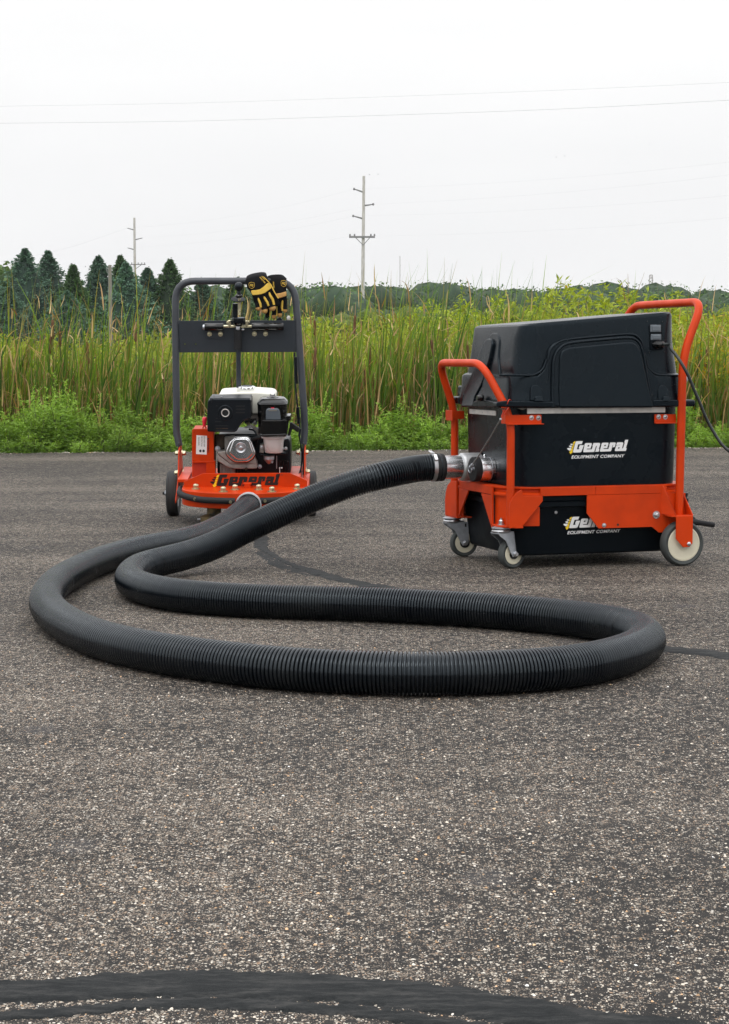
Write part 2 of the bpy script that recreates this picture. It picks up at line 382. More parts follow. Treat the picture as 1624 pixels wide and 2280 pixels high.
    col = mixc(rs.outputs[0], col, (.075, .072, .075))
    l(col, b.inputs['Base Color']); b.inputs['Roughness'].default_value = .78; b.inputs['Specular IOR Level'].default_value = .20
    bu = N('Bump'); bu.inputs['Strength'].default_value = .75; bu.inputs['Distance'].default_value = .0042; l(height, bu.inputs['Height']); l(bu.outputs[0], b.inputs['Normal'])
    return m_
def sm(mathn, s): return mathn('MULTIPLY', mathn('SUBTRACT', s, .45), 1.6)
M['asphalt'] = asphalt_mat()
def soil_mat():
    m_, t, b = mat_base('marsh_soil'); l = t.links.new
    tc_ = t.nodes.new('ShaderNodeTexCoord'); n = t.nodes.new('ShaderNodeTexNoise'); n.inputs['Scale'].default_value = .25; n.inputs['Detail'].default_value = 8; l(tc_.outputs['Object'], n.inputs['Vector'])
    cr = t.nodes.new('ShaderNodeValToRGB'); e = cr.color_ramp.elements; e[0].position = .35; e[0].color = (.030, .045, .012, 1); e[1].position = .65; e[1].color = (.12, .105, .05, 1); q = e.new(.5); q.color = (.06, .085, .02, 1)
    l(n.outputs['Fac'], cr.inputs[0]); l(cr.outputs[0], b.inputs['Base Color']); b.inputs['Roughness'].default_value = 1; return m_
M['soil'] = soil_mat()
def grid_mesh(xs, ys, zf):
    X, Y = np.meshgrid(xs, ys); Z = zf(X, Y); nx, ny = len(xs), len(ys)
    mb = MB(); mb.v = [tuple(p) for p in np.stack([X.ravel(), Y.ravel(), Z.ravel()], 1).tolist()]
    mb.f = [(j * nx + i, j * nx + i + 1, (j + 1) * nx + i + 1, (j + 1) * nx + i) for j in range(ny - 1) for i in range(nx - 1)]
    return mb
xs = np.concatenate([-np.geomspace(700, 12, 22), np.linspace(-11, 11, 67), np.geomspace(12, 700, 22)])
ys = np.concatenate([[-60, -20, 0, 8], np.arange(12, 20, .2), np.arange(20, 40, 1), np.geomspace(40, 700, 26)])
tag(grid_mesh(xs, ys, terrain).build('terrain', M['soil'], angle=180), kind='structure')
# asphalt lot: one sheet with a slightly ragged far edge
us = np.linspace(-60, 60, 2401); mb = MB()
rag = .012 * rng.standard_normal(len(us)); rag = np.convolve(rag, np.ones(5) / 3, 'same') + .02 * np.sin(us * 1.3) + .012 * np.sin(us * 4.1)
vs = np.concatenate([[-70, -30, -16, -14], np.linspace(-13, -.3, 14)])
for i, u in enumerate(us):
    for v in list(vs) + [rag[i]]:
        p = EDGE0 + EDGE_E * u + EDGE_N * v; mb.v.append((p[0], p[1], 0.0))
    p = EDGE0 + EDGE_E * u + EDGE_N * (rag[i] + .012); mb.v.append((p[0], p[1], -.05))
k = len(vs) + 2
for i in range(len(us) - 1):
    for j in range(k - 1): mb.f.append((i * k + j, (i + 1) * k + j, (i + 1) * k + j + 1, i * k + j + 1))
tag(mb.build('parking_lot', M['asphalt'], flat=True), kind='structure')

# thin humid air over the marsh: one closed box round everything
hm = bpy.data.materials.new('thin_haze'); hm.use_nodes = True; ht = hm.node_tree; ht.nodes.clear(); ho = ht.nodes.new('ShaderNodeOutputMaterial'); hv = ht.nodes.new('ShaderNodeVolumePrincipled')
hv.inputs['Color'].default_value = (.95, .975, 1, 1); hv.inputs['Density'].default_value = .00018; hv.inputs['Anisotropy'].default_value = .0; ht.links.new(hv.outputs[0], ho.inputs['Volume'])
tag(MB().box(-760, 760, -90, 760, -3, 31).build('haze', hm, flat=True), 'thin pale haze over the marsh', kind='stuff')

# poured crack sealer
def tar_mat():
    m_, t, b = mat_base('crack_sealer'); l = t.links.new
    tc_ = t.nodes.new('ShaderNodeTexCoord'); mp = t.nodes.new('ShaderNodeMapping'); mp.inputs['Scale'].default_value = (1, 4, 1); l(tc_.outputs['Object'], mp.inputs[0])
    n = t.nodes.new('ShaderNodeTexNoise'); n.inputs['Scale'].default_value = 9; n.inputs['Detail'].default_value = 10; n.inputs['Roughness'].default_value = .7; l(mp.outputs[0], n.inputs['Vector'])
    n.inputs['Scale'].default_value = 14; n.inputs['Roughness'].default_value = .78
    cr = t.nodes.new('ShaderNodeValToRGB'); e = cr.color_ramp.elements; e[0].position = .38; e[0].color = (.008, .010, .011, 1); e[1].position = .66; e[1].color = (.060, .059, .057, 1); q = e.new(.50); q.color = (.019, .021, .022, 1)
    l(n.outputs['Fac'], cr.inputs[0]); l(cr.outputs[0], b.inputs['Base Color']); b.inputs['Roughness'].default_value = .7; b.inputs['Specular IOR Level'].default_value = .15
    bu = t.nodes.new('ShaderNodeBump'); bu.inputs['Strength'].default_value = .8; bu.inputs['Distance'].default_value = .006; l(n.outputs['Fac'], bu.inputs['Height']); l(bu.outputs[0], b.inputs['Normal']); return m_
M['tar'] = tar_mat()
def tar(top, bot, label, n=260, th=.0035, jit=.0022, z0=.0):
    """two measured edges of a sealed crack (far edge, near edge) as a thin domed ribbon"""
    A = spline([G(*p)[:2] for p in top], 24); B = spline([G(*p)[:2] for p in bot], 24)
    def res(Q):
        Q = np.array(Q); s = np.r_[0, np.cumsum(np.linalg.norm(np.diff(Q, axis=0), axis=1))]; t = np.linspace(0, s[-1], n); return np.stack([np.interp(t, s, Q[:, 0]), np.interp(t, s, Q[:, 1])], 1)
    A, B = res(A), res(B); R_ = lambda k_, a: np.convolve(rng.standard_normal(n + k_), np.ones(k_) / k_ ** .5, 'same')[:n] * a
    wdt = np.linalg.norm(A - B, axis=1); d = (A - B) / wdt[:, None]
    A = A + d * (R_(3, jit) + R_(14, jit))[:, None]; B = B - d * (R_(3, jit) + R_(14, jit))[:, None]
    mb = MB(); K = 7; hh = [R_(8, .0006) for _ in range(K)]
    for i in range(n):
        for j in range(K):
            t = j / (K - 1); p = B[i] * (1 - t) + A[i] * t; h = -.004 if j in (0, K - 1) else th * (.75 + .35 * math.sin(math.pi * t)) + hh[j][i]
            mb.v.append((p[0], p[1], z0 + h * (.75 if jit < .003 else 1)))
    for i in range(n - 1):
        for j in range(K - 1): mb.f.append((i * K + j, (i + 1) * K + j, (i + 1) * K + j + 1, i * K + j + 1))
    o = mb.build('crack_sealer_strip', M['tar'], angle=180); return tag(o, kind='structure')
tar([(-60, 2188), (0, 2182), (200, 2166), (427, 2152), (566, 2157), (760, 2166), (1000, 2187), (1250, 2232), (1450, 2256), (1680, 2280)],
    [(-60, 2250), (0, 2243), (130, 2235), (257, 2231), (420, 2230), (600, 2235), (820, 2246), (1000, 2268), (1250, 2304), (1680, 2345)], '', n=420)
tar([(-60, 2256), (0, 2249), (130, 2239), (257, 2229), (420, 2218), (600, 2222), (820, 2236), (1000, 2262), (1250, 2298)],
    [(-60, 2284), (0, 2277), (130, 2266), (257, 2256), (420, 2252), (600, 2256), (820, 2274), (1000, 2296), (1250, 2330)], '', n=360, z0=-.0011)
tar([(596, 1185), (590, 1203), (600, 1220), (622, 1238), (660, 1256), (720, 1272), (790, 1290), (860, 1303), (1000, 1330), (1200, 1368), (1360, 1412), (1480, 1434), (1560, 1444), (1660, 1455), (1900, 1478), (2300, 1500)],
    [(572, 1190), (562, 1208), (573, 1222), (600, 1238), (640, 1260), (700, 1282), (780, 1303), (850, 1318), (1000, 1350), (1200, 1390), (1360, 1434), (1480, 1453), (1560, 1462), (1660, 1476), (1900, 1500), (2300, 1524)], '', n=420, th=.003, jit=.006)

tar([(582, 1180), (600, 1196), (606, 1210), (596, 1224)], [(556, 1190), (560, 1204), (564, 1218), (572, 1230)], '', n=60, th=.0022, jit=.010, z0=-.0006)
tar([(588, 1226), (640, 1252), (700, 1270), (760, 1284)], [(560, 1232), (610, 1264), (680, 1284), (745, 1296)], '', n=120, th=.0015, jit=.007, z0=-.0010)
# loose and proud aggregate on the near asphalt
def pebbles(n, y0, y1, s0, s1, name, mat, lift, xy=None):
    y = y0 * (y1 / y0) ** rng.random(n) if y1 / y0 > 1.5 else y0 + (y1 - y0) * rng.random(n)
    x = (rng.random(n) * 2 - 1) * (y * .205 + .12)
    if xy is not None: x, y = xy
    s = s0 * (s1 / s0) ** (rng.random(n) ** 2.2); oct_ = np.array([[1, 0, 0], [.5, .87, 0], [-.5, .87, 0], [-1, 0, 0], [-.5, -.87, 0], [.5, -.87, 0], [.32, .25, .42], [-.38, -.25, .38]], float)
    V = np.repeat(oct_[None], n, 0) * (1 + .28 * rng.standard_normal((n, 8, 3)))
    a = rng.random(n) * 6.283; c_, s_ = np.cos(a)[:, None], np.sin(a)[:, None]; asp = (.6 + .5 * rng.random(n))[:, None]
    X, Y = V[:, :, 0], V[:, :, 1] * asp
    V = np.stack([X * c_ - Y * s_, X * s_ + Y * c_, V[:, :, 2]], 2) * s[:, None, None]
    V[:, :6, 2] = np.minimum(V[:, :6, 2], 0) - .001; V[:, :, 2] += lift * s[:, None]; V[:, :, 0] += x[:, None]; V[:, :, 1] += y[:, None]
    F = np.array([(0, 1, 6), (1, 2, 6), (2, 7, 6), (2, 3, 7), (3, 4, 7), (4, 5, 7), (5, 6, 7), (5, 0, 6)])
    Fa = (F[None] + (np.arange(n) * 8)[:, None, None]).reshape(-1, 3)
    hue = rng.random(n); base = np.array([.52, .465, .39]) * (.35 + 1.2 * rng.random((n, 1)) ** 1.6)
    base[hue < .12] *= [1.1, .8, .55]; base[hue > .93] *= [1.35, 1.4, 1.5]
    return raw_mesh(name, V.reshape(-1, 3), Fa, mat, np.repeat(np.clip(base, .03, .85), 8, 0), kind='stuff')
def raw_mesh(name, V, F, mat, cols=None, kind=None, parent=None, smooth=False):
    me = bpy.data.meshes.new(name); V = np.asarray(V, np.float32); F = np.asarray(F, np.int32); k_ = F.shape[1]
    me.vertices.add(len(V)); me.vertices.foreach_set('co', V.ravel()); me.loops.add(F.size); me.loops.foreach_set('vertex_index', F.ravel())
    me.polygons.add(len(F)); me.polygons.foreach_set('loop_start', np.arange(0, F.size, k_, dtype=np.int32)); me.polygons.foreach_set('loop_total', np.full(len(F), k_, np.int32))
    if smooth: me.polygons.foreach_set('use_smooth', np.ones(len(F), bool))
    if cols is not None:
        at = me.color_attributes.new('tint', 'FLOAT_COLOR', 'POINT'); at.data.foreach_set('color', np.c_[cols, np.ones(len(cols))].astype(np.float32).ravel())
    me.update(); me.validate(); me.materials.append(mat); o = bpy.data.objects.new(name, me); COL.objects.link(o)
    if kind: o['kind'] = kind
    if parent: o.parent = parent
    return o
def tint_mat(name, rough=.6, trans=0.0, spec=.3):
    m_, t, b = mat_base(name); l = t.links.new; at = t.nodes.new('ShaderNodeAttribute'); at.attribute_name = 'tint'
    l(at.outputs['Color'], b.inputs['Base Color']); b.inputs['Roughness'].default_value = rough; b.inputs['Specular IOR Level'].default_value = spec
    if trans:
        tr = t.nodes.new('ShaderNodeBsdfTranslucent'); mxs = t.nodes.new('ShaderNodeMixShader'); mxs.inputs[0].default_value = trans
        g = t.nodes.new('ShaderNodeMix'); g.data_type = 'RGBA'; g.blend_type = 'MULTIPLY'; g.inputs[0].default_value = 1; g.inputs[7].default_value = (1.3, 1.3, .5, 1); l(at.outputs['Color'], g.inputs[6]); l(g.outputs[2], tr.inputs['Color'])
        l(b.outputs[0], mxs.inputs[1]); l(tr.outputs[0], mxs.inputs[2]); l(mxs.outputs[0], t.nodes['Material Output'].inputs['Surface'])
    return m_
M['stone'] = tint_mat('aggregate_stone', .75)
ue, ve = -1 + 8.5 * rng.random(2600), rng.normal(-.01, .045, 2600); pe_ = EDGE0 + EDGE_E * ue[:, None] + EDGE_N * ve[:, None]
tag(pebbles(2600, 1, 2, .002, .008, 'edge_rubble', M['stone'], .2, (pe_[:, 0], pe_[:, 1])), 'crumbled stones and grit along the broken asphalt edge')
tag(pebbles(26000, 1.85, 4.6, .0007, .0032, 'gravel', M['stone'], .12), 'loose pale grit and stone chips scattered over the asphalt')

# ------------------------------------------------------------------ vegetation
M['reed'] = tint_mat('reed_leaf', .5, .28, .35); M['leaf'] = tint_mat('weed_leaf', .55, .30, .3); M['needle'] = tint_mat('spruce_needle', .65, .08, .25)
M['bark'] = pmat('bark', (.07, .055, .04), .9, var=.4, vscale=5); M['stem'] = pmat('plant_stem', (.10, .13, .04), .7, var=.3)
def lerp(a, b, t): return a + (b - a) * t
def blades(bx, by, bz, length, width, lean_az, lean, droop, col0, col1, tipmix, segs=7, twist=None):
    """n ribbons; every blade bends along its own lean direction"""
    n = len(bx); t = np.linspace(0, 1, segs + 1)[None]; ang = lean[:, None] + droop[:, None] * t ** 3 * 1.0
    ds = length[:, None] / segs; dx = np.sin(ang) * ds; dz = np.cos(ang) * ds
    r = np.c_[np.zeros(n), np.cumsum(dx[:, 1:], 1)]; h = np.c_[np.zeros(n), np.cumsum(dz[:, 1:], 1)]
    cx = bx[:, None] + r * np.cos(lean_az)[:, None]; cy = by[:, None] + r * np.sin(lean_az)[:, None]; cz = bz[:, None] + h
    fa = rng.random(n) * math.pi if twist is None else twist; tw = fa[:, None] + (rng.standard_normal(n) * .8)[:, None] * t
    wd = width[:, None] * np.clip(1.05 - t ** 2.4, .03, 1) * (0.55 + .45 * np.minimum(t * 6, 1))
    wx, wy = np.cos(tw) * wd / 2, np.sin(tw) * wd / 2
    A = np.stack([cx - wx, cy - wy, cz], -1); B = np.stack([cx + wx, cy + wy, cz], -1)
    V = np.stack([A, B], 2).reshape(n, -1, 3); k_ = (segs + 1) * 2
    F0 = np.array([(2 * i, 2 * i + 1, 2 * i + 3, 2 * i + 2) for i in range(segs)])
    F = (F0[None] + (np.arange(n) * k_)[:, None, None]).reshape(-1, 4)
    tt = t ** 1.5
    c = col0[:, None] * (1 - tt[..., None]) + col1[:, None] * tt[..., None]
    tip = np.array([.30, .19, .06]); tm = (tipmix[:, None] * np.clip((t - .75) * 4, 0, 1))[..., None]
    c = c * (1 - tm) + tip * tm
    cols = np.repeat(c, 2, 1).reshape(-1, 3)
    return V.reshape(-1, 3), F, cols
def merge(parts):
    V, F, K_ = [], [], []; b = 0
    for v, f, c in parts: V.append(v); F.append(f + b); K_.append(c); b += len(v)
    return np.concatenate(V), np.concatenate(F), np.concatenate(K_)
def edge_pt(u, v): p = EDGE0 + EDGE_E * u[:, None] + EDGE_N * v[:, None]; return p[:, 0], p[:, 1]
def reed_set(n, v0, v1, l0, l1, dead=.25, wmul=1.0, u0=-2.6, u1=8.8):
    u = u0 + (u1 - u0) * rng.random(n); v = v0 + (v1 - v0) * rng.random(n) ** 1.2
    cl = np.sin(u * 3.1) * .5 + np.sin(u * 7.7 + v * 2) * .5          # clumping
    x, y = edge_pt(u, v); z = terrain(x, y) - .02
    L_ = (l0 + (l1 - l0) * rng.beta(2.2, 2.0, n)) * (1 + .05 * cl)
    kind = rng.random(n); g = rng.random((n, 1))
    c0 = lerp(np.array([.012, .042, .009]), np.array([.075, .150, .022]), g); c1 = lerp(np.array([.07, .20, .016]), np.array([.31, .44, .040]), rng.random((n, 1)))  # dark blade bases paint the shade in the gaps between reeds
    dd = kind < dead; c0[dd] = lerp(np.array([.20, .09, .034]), np.array([.66, .45, .22]), rng.random((dd.sum(), 1))); c1[dd] = c0[dd] * 1.1; L_[dd] *= .45 + .4 * rng.random(dd.sum())
    yy = (kind > dead) & (kind < dead + .07); c1[yy] = [.30, .26, .04]
    az = rng.random(n) * 6.283; az = np.where(rng.random(n) < .45, rng.normal(.2, .5, n), az)
    lean = np.abs(rng.normal(.02, .065, n)); droop = np.abs(rng.normal(.10, .30, n)); droop[rng.random(n) < .08] += 1.6; droop[dd] = np.abs(rng.normal(.2, .7, dd.sum()))
    return blades(x, y, z, L_, wmul * (.006 + .0105 * rng.random(n)), az, lean, droop, c0, c1, (rng.random(n) < .4) * 1.0)
def bits(n):          # broken tan leaf pieces caught among the reeds
    u = -1.2 + 9.0 * rng.random(n); v = .65 + 1.6 * rng.random(n) ** 1.3; x, y = edge_pt(u, v); z = terrain(x, y) + .25 + 1.05 * rng.random(n) ** 1.2
    c = lerp(np.array([.22, .11, .04]), np.array([.70, .50, .27]), rng.random((n, 1))); az = rng.random(n) * 6.283
    return blades(x, y, z, .08 + .22 * rng.random(n), .006 + .008 * rng.random(n), az, rng.random(n) ** 1.6 * 1.5, rng.normal(.3, .8, n), c, c * .9, np.zeros(n))
def leaning(n, u0, u1, l0, l1):
    u = u0 + (u1 - u0) * rng.random(n); v = .7 + 1.6 * rng.random(n); x, y = edge_pt(u, v); g = rng.random((n, 1))
    return blades(x, y, terrain(x, y) - .02, l0 + (l1 - l0) * rng.random(n), .013 + .009 * rng.random(n), rng.normal(.1, .35, n), .06 + .20 * rng.random(n), np.abs(rng.normal(.25, .45, n)), lerp(np.array([.014, .05, .011]), np.array([.05, .12, .02]), g), lerp(np.array([.035, .12, .014]), np.array([.14, .27, .03]), g), (rng.random(n) < .3) * 1.0)
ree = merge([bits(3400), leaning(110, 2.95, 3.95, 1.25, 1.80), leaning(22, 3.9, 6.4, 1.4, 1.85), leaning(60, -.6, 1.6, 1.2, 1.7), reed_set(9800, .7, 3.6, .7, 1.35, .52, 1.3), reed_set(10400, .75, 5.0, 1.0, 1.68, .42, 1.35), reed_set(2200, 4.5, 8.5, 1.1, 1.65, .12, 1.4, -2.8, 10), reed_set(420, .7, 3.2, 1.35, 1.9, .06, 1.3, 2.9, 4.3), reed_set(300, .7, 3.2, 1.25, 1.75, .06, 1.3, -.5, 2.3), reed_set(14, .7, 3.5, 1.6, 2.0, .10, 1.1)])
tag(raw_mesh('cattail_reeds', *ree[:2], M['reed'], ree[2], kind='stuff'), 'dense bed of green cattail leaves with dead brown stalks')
# thin standing dead stalks
n = 3600; u = -1.2 + 9.4 * rng.random(n); v = .7 + 2.2 * rng.random(n); x, y = edge_pt(u, v)
c = lerp(np.array([.14, .08, .035]), np.array([.34, .25, .14]), rng.random((n, 1)))
st = blades(x, y, terrain(x, y), .6 + .9 * rng.random(n), .005 + .003 * rng.random(n), rng.random(n) * 6.28, np.abs(rng.normal(0, .09, n)), np.zeros(n), c, c, np.zeros(n), 3)
tag(raw_mesh('dead_stalks', *st[:2], M['reed'], st[2], kind='stuff'), 'dry brown broken stalks standing among the reeds')
# cattails with their seed heads: countable
M['cattail'] = pmat('cattail_head', (.125, .055, .026), .95, bump=.8, bscale=300, var=.45, vscale=18, col2=(.21, .115, .06))
def cattail_proto(kind):
    r = empty('cattail'); H_ = 1.12; hd = (.15, .19, .12)[kind]
    sb = MB().tube([(0, 0, 0), (.01, 0, .5), (.02, 0, 1.0), (.03, .0, H_)], .0035, 5); sb.build('stem', M['stem'], r, angle=60)
    MB().lathe([(.002, 0), (.0095, .006), (.0108, .03), (.0108, hd - .03), (.009, hd - .006), (.002, hd)], (.03, 0, H_), (.02, 0, 1), 8).build('seed_head', M['cattail'], r, angle=60)
    MB().lathe([(.002, 0), (.0035, .01), (.001, .10 - .03 * kind)], (.03 + .02 * hd, 0, H_ + hd), (.02, 0, 1), 6).build('spike', pmat('cattail_spike', (.40, .28, .14), .9) if kind == 0 else bpy.data.materials['cattail_spike'], r, angle=60)
    return r
protos = [cattail_proto(i) for i in range(3)]
for i in range(230):
    r = protos[i] if i < 3 else copy_tree(protos[i % 3])
    u = -0.6 + 7.6 * rng.random(); v = .75 + 2.0 * rng.random(); px_, py_ = edge_pt(np.array([u]), np.array([v])); x, y = px_[0], py_[0]
    r.location = (x, y, float(terrain(np.array([x]), np.array([y]))[0]) - .02 - .35 * rng.random()); r.rotation_euler = (rng.normal(0, .05), rng.normal(0, .05), rng.random() * 6.28); s = .82 + .25 * rng.random(); r.scale = (s, s, s)
    tag(r, 'slender cattail with brown seed head standing in the reed bed', 'cattail', 'cattails with brown seed heads')

# feathery weeds at the asphalt edge: stems with sprays of small leaflets
def leaflets(px_, py_, pz, dirs, ln, wd, col):
    """n pointed leaflets (4-vertex diamonds) starting at p and running along dirs"""
    n = len(px_); p = np.stack([px_, py_, pz], 1); d = dirs / (np.linalg.norm(dirs, axis=1, keepdims=True) + 1e-9)
    s = np.cross(d, rng.standard_normal((n, 3))); s /= np.linalg.norm(s, axis=1, keepdims=True) + 1e-9
    L_ = ln[:, None]; W_ = wd[:, None] / 2
    V = np.stack([p, p + d * L_ * .45 + s * W_, p + d * L_ + [0, 0, -.12] * L_, p + d * L_ * .45 - s * W_], 1).reshape(-1, 3)
    F = (np.array([[0, 1, 2, 3]])[None] + (np.arange(n) * 4)[:, None, None]).reshape(-1, 4)
    return V, F, np.repeat(col, 4, 0)
def weed(bx, by, bz, h, dark, light, nst=5, per=34, spread=.35, size=1.0, plume=.3):
    out = []
    for _ in range(nst):
        az = rng.random() * 6.283; ln_ = h * (.6 + .45 * rng.random()); lean = spread * rng.random()
        t = rng.random(per) ** .75; R_ = ln_ * lean * t ** 1.4
        sx = bx + R_ * math.cos(az); sy = by + R_ * math.sin(az); sz = bz + ln_ * t
        # a side spray per point, each a short arc of leaflets
        k_ = 6; a2 = rng.random(per) * 6.283; sl = (.10 + .10 * (1 - t)) * size * (h / .5) ** .5
        el = rng.normal(.35, .35, per)
        for q in range(k_):
            f = (q + 1) / k_; ox = np.cos(a2) * np.cos(el) * sl * f; oy = np.sin(a2) * np.cos(el) * sl * f; oz = np.sin(el) * sl * f - .03 * f * f * size
            dd = np.stack([np.cos(a2) + rng.normal(0, .9, per), np.sin(a2) + rng.normal(0, .9, per), rng.normal(.35, .5, per)], 1)
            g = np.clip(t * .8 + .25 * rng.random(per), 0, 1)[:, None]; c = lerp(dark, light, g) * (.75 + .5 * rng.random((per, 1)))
            out.append(leaflets(sx + ox, sy + oy, sz + oz, dd, (.026 + .02 * rng.random(per)) * size, (.006 + .005 * rng.random(per)) * size, c))
        # pale flowering plume at the top
        m_ = int(44 * plume * 3); tt = rng.random(m_); top = ln_ * (.84 + .48 * tt); R2 = ln_ * lean * (.84 + .48 * tt) ** 1.4
        dd = np.stack([rng.normal(0, .7, m_), rng.normal(0, .7, m_), rng.normal(.8, .3, m_)], 1)
        c = np.clip(lerp(light, light * 1.5 + [.03, .02, .02], rng.random((m_, 1))), 0, 1)
        out.append(leaflets(bx + R2 * math.cos(az) + rng.normal(0, .006, m_), by + R2 * math.sin(az) + rng.normal(0, .006, m_), bz + top, dd, .016 + .012 * rng.random(m_), .005 + .003 * rng.random(m_), c))
        # stem
        tt = np.linspace(0, 1.1, 5); A = np.stack([bx + ln_ * lean * tt ** 1.4 * math.cos(az), by + ln_ * lean * tt ** 1.4 * math.sin(az), bz + ln_ * tt], 1)
        V = np.concatenate([A - [.0022, 0, 0], A + [.0022, 0, 0]]); F = np.array([(i, i + 1, i + 6, i + 5) for i in range(4)]); out.append((V, F, np.tile(np.array([.09, .10, .05]), (10, 1))))
    return merge(out)
DK, LT = np.array([.030, .095, .012]), np.array([.23, .37, .055])
def height_at(u):      # how tall the verge growth stands along the edge
    return .225 + .03 * math.sin(u * 1.7 + .6) + .03 * math.sin(u * 4.3) + (.05 if u < .8 else 0) + (.03 if 1.1 < u < 1.7 else 0) + .05 * rng.random()
parts = []
for i in range(540):
    u = -1.5 + 8.6 * rng.random(); v = -.035 + 1.2 * rng.random() ** 1.2; x, y = edge_pt(np.array([u]), np.array([v])); x, y = x[0], y[0]
    z = float(terrain(np.array([x]), np.array([y]))[0]); low = v < .16
    h = (.10 + .10 * rng.random()) if low else height_at(u) * (.65 + .5 * rng.random()) + max(0, -z - .08) * .85
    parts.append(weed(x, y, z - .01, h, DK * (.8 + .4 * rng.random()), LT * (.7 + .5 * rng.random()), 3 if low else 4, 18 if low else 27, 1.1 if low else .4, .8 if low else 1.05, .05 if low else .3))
wd = merge(parts)
tag(raw_mesh('verge_weeds', *wd[:2], M['leaf'], wd[2], kind='stuff'), 'tangle of feathery green weeds along the asphalt edge')
for (px_, v, h, lab) in ((150, .55, .58, 'tallest feathery ragweed at the far left of the verge'), (70, .5, .50, 'pale green ragweed beside the tallest one at left edge'), (285, .35, .42, 'bushy dark leaved weed clump above the yellow flowers'), (395, .6, .40, 'light green weed with pale plumes left of the grinder handle'),
                         (715, .45, .44, 'weed with bright tips beside the grinder handle at right'), (905, .5, .40, 'low spreading weed behind the hose coupling'), (1580, .5, .46, 'feathery weed at the far right of the verge')):
    q = P(px_, 1000, 14.3); u = uv(q[0], q[1])[0]; x, y = edge_pt(np.array([u]), np.array([v])); x, y = x[0], y[0]; z = float(terrain(np.array([x]), np.array([y]))[0])
    a_ = weed(0, 0, 0, h, DK * (.8 if 'dark' in lab else 1), LT * (.75 if 'dark' in lab else 1.1), 7, 36, .30, 1.15, .6)
    o = raw_mesh('tall_weed', a_[0], a_[1], M['leaf'], a_[2]); o.location = (x, y, z - .02); tag(o, lab, 'weed', 'taller weeds rising from the verge')
# yellow flowers
M['petal'] = pmat('yellow_petal', (.80, .55, .01), .6)
for i, (fx, fy, lab) in enumerate(((279, 984, 'yellow flower low in the weeds, left of the close pair'), (299.6, 978, 'yellow flower in the weeds, right of the close pair'), (116.5, 992.5, 'small yellow flower at the asphalt edge on the left'), (219, 995, 'orange yellow flower at the asphalt edge under the dark weed'))):
    r = empty('yellow_flower'); c = P(fx, fy, 13.98 + .2 * (fx / 812)); r.location = c
    s = 1 if i < 2 else .6
    for k_ in range(9):
        a_ = k_ * .698; d = np.array([math.cos(a_), math.sin(a_) * .5, .35 + .2 * math.sin(a_ * 2)]); sd_ = np.array([-math.sin(a_), math.cos(a_), 0]) * .007 * s
        MB().add([(0, 0, 0), d * .014 * s + sd_, d * .024 * s, d * .014 * s - sd_], [(0, 1, 2, 3)]).build('petal', M['petal'], r, flat=True)
    MB().sphere((0, 0, .006), .006 * s, 8).build('flower_centre', M['yellow'], r)
    MB().tube([(0, 0, 0), (.003, .004, -.05), (0, .008, -.12)], .0015, 5).build('stem', M['stem'], r)
    tag(r, lab, 'flower', 'yellow flowers in the verge weeds')

# bright willow and sumac shrubs on the right, behind the vacuum
def shrub(name, bx, by, h, w_, c0, c1, ns, lab, group, per=60, size=1.0, yel=0.0, cat='shrub', leafw=.3):
    r = empty(name, Matrix.Translation((bx, by, float(terrain(np.array([bx]), np.array([by]))[0])))); out = []; sb = MB()
    for k_ in range(ns):
        az = rng.random() * 6.283; ln_ = h * (.55 + .5 * rng.random()); sp = w_ * rng.random() ** .6
        T = np.linspace(0, 1, 6); pts = np.stack([sp * T ** 1.5 * math.cos(az), sp * T ** 1.5 * math.sin(az), ln_ * T], 1); pts[1:-1, :2] += rng.normal(0, .02, (4, 2)) * w_
        sb.tube(pts, list(np.linspace(.009, .002, 6) * size), 4)
        t = .22 + .78 * rng.random(per) ** .7; base = np.stack([np.interp(t, T, pts[:, j]) for j in range(3)], 1)
        side = rng.standard_normal((per, 3)) * [1, 1, .35]; side /= np.linalg.norm(side, axis=1, keepdims=True); tw = side * (.05 + .14 * rng.random((per, 1))) * size * (1.3 - t[:, None] * .8) + [0, 0, .05]
        for q in range(5):
            pp = base + tw * (q + 1) / 5; dd = side + rng.normal(0, .7, (per, 3)) + [0, 0, .35]
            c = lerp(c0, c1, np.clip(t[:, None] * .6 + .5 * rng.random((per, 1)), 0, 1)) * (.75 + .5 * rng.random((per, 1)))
            if yel: yy = rng.random(per) < yel * t; c[yy] = [.55, .36, .02]
            out.append(leaflets(pp[:, 0], pp[:, 1], pp[:, 2], dd, (.05 + .05 * rng.random(per)) * size, (.05 + .05 * rng.random(per)) * size * leafw, c))
    v_, f_, c_ = merge(out); raw_mesh('foliage', v_, f_, M['leaf'], c_, parent=r); sb.build('stem', M['stem'], r, angle=80, kind='stuff'); tag(r, lab, cat, group); return r
YG0, YG1 = np.array([.07, .14, .014]), np.array([.40, .47, .045])
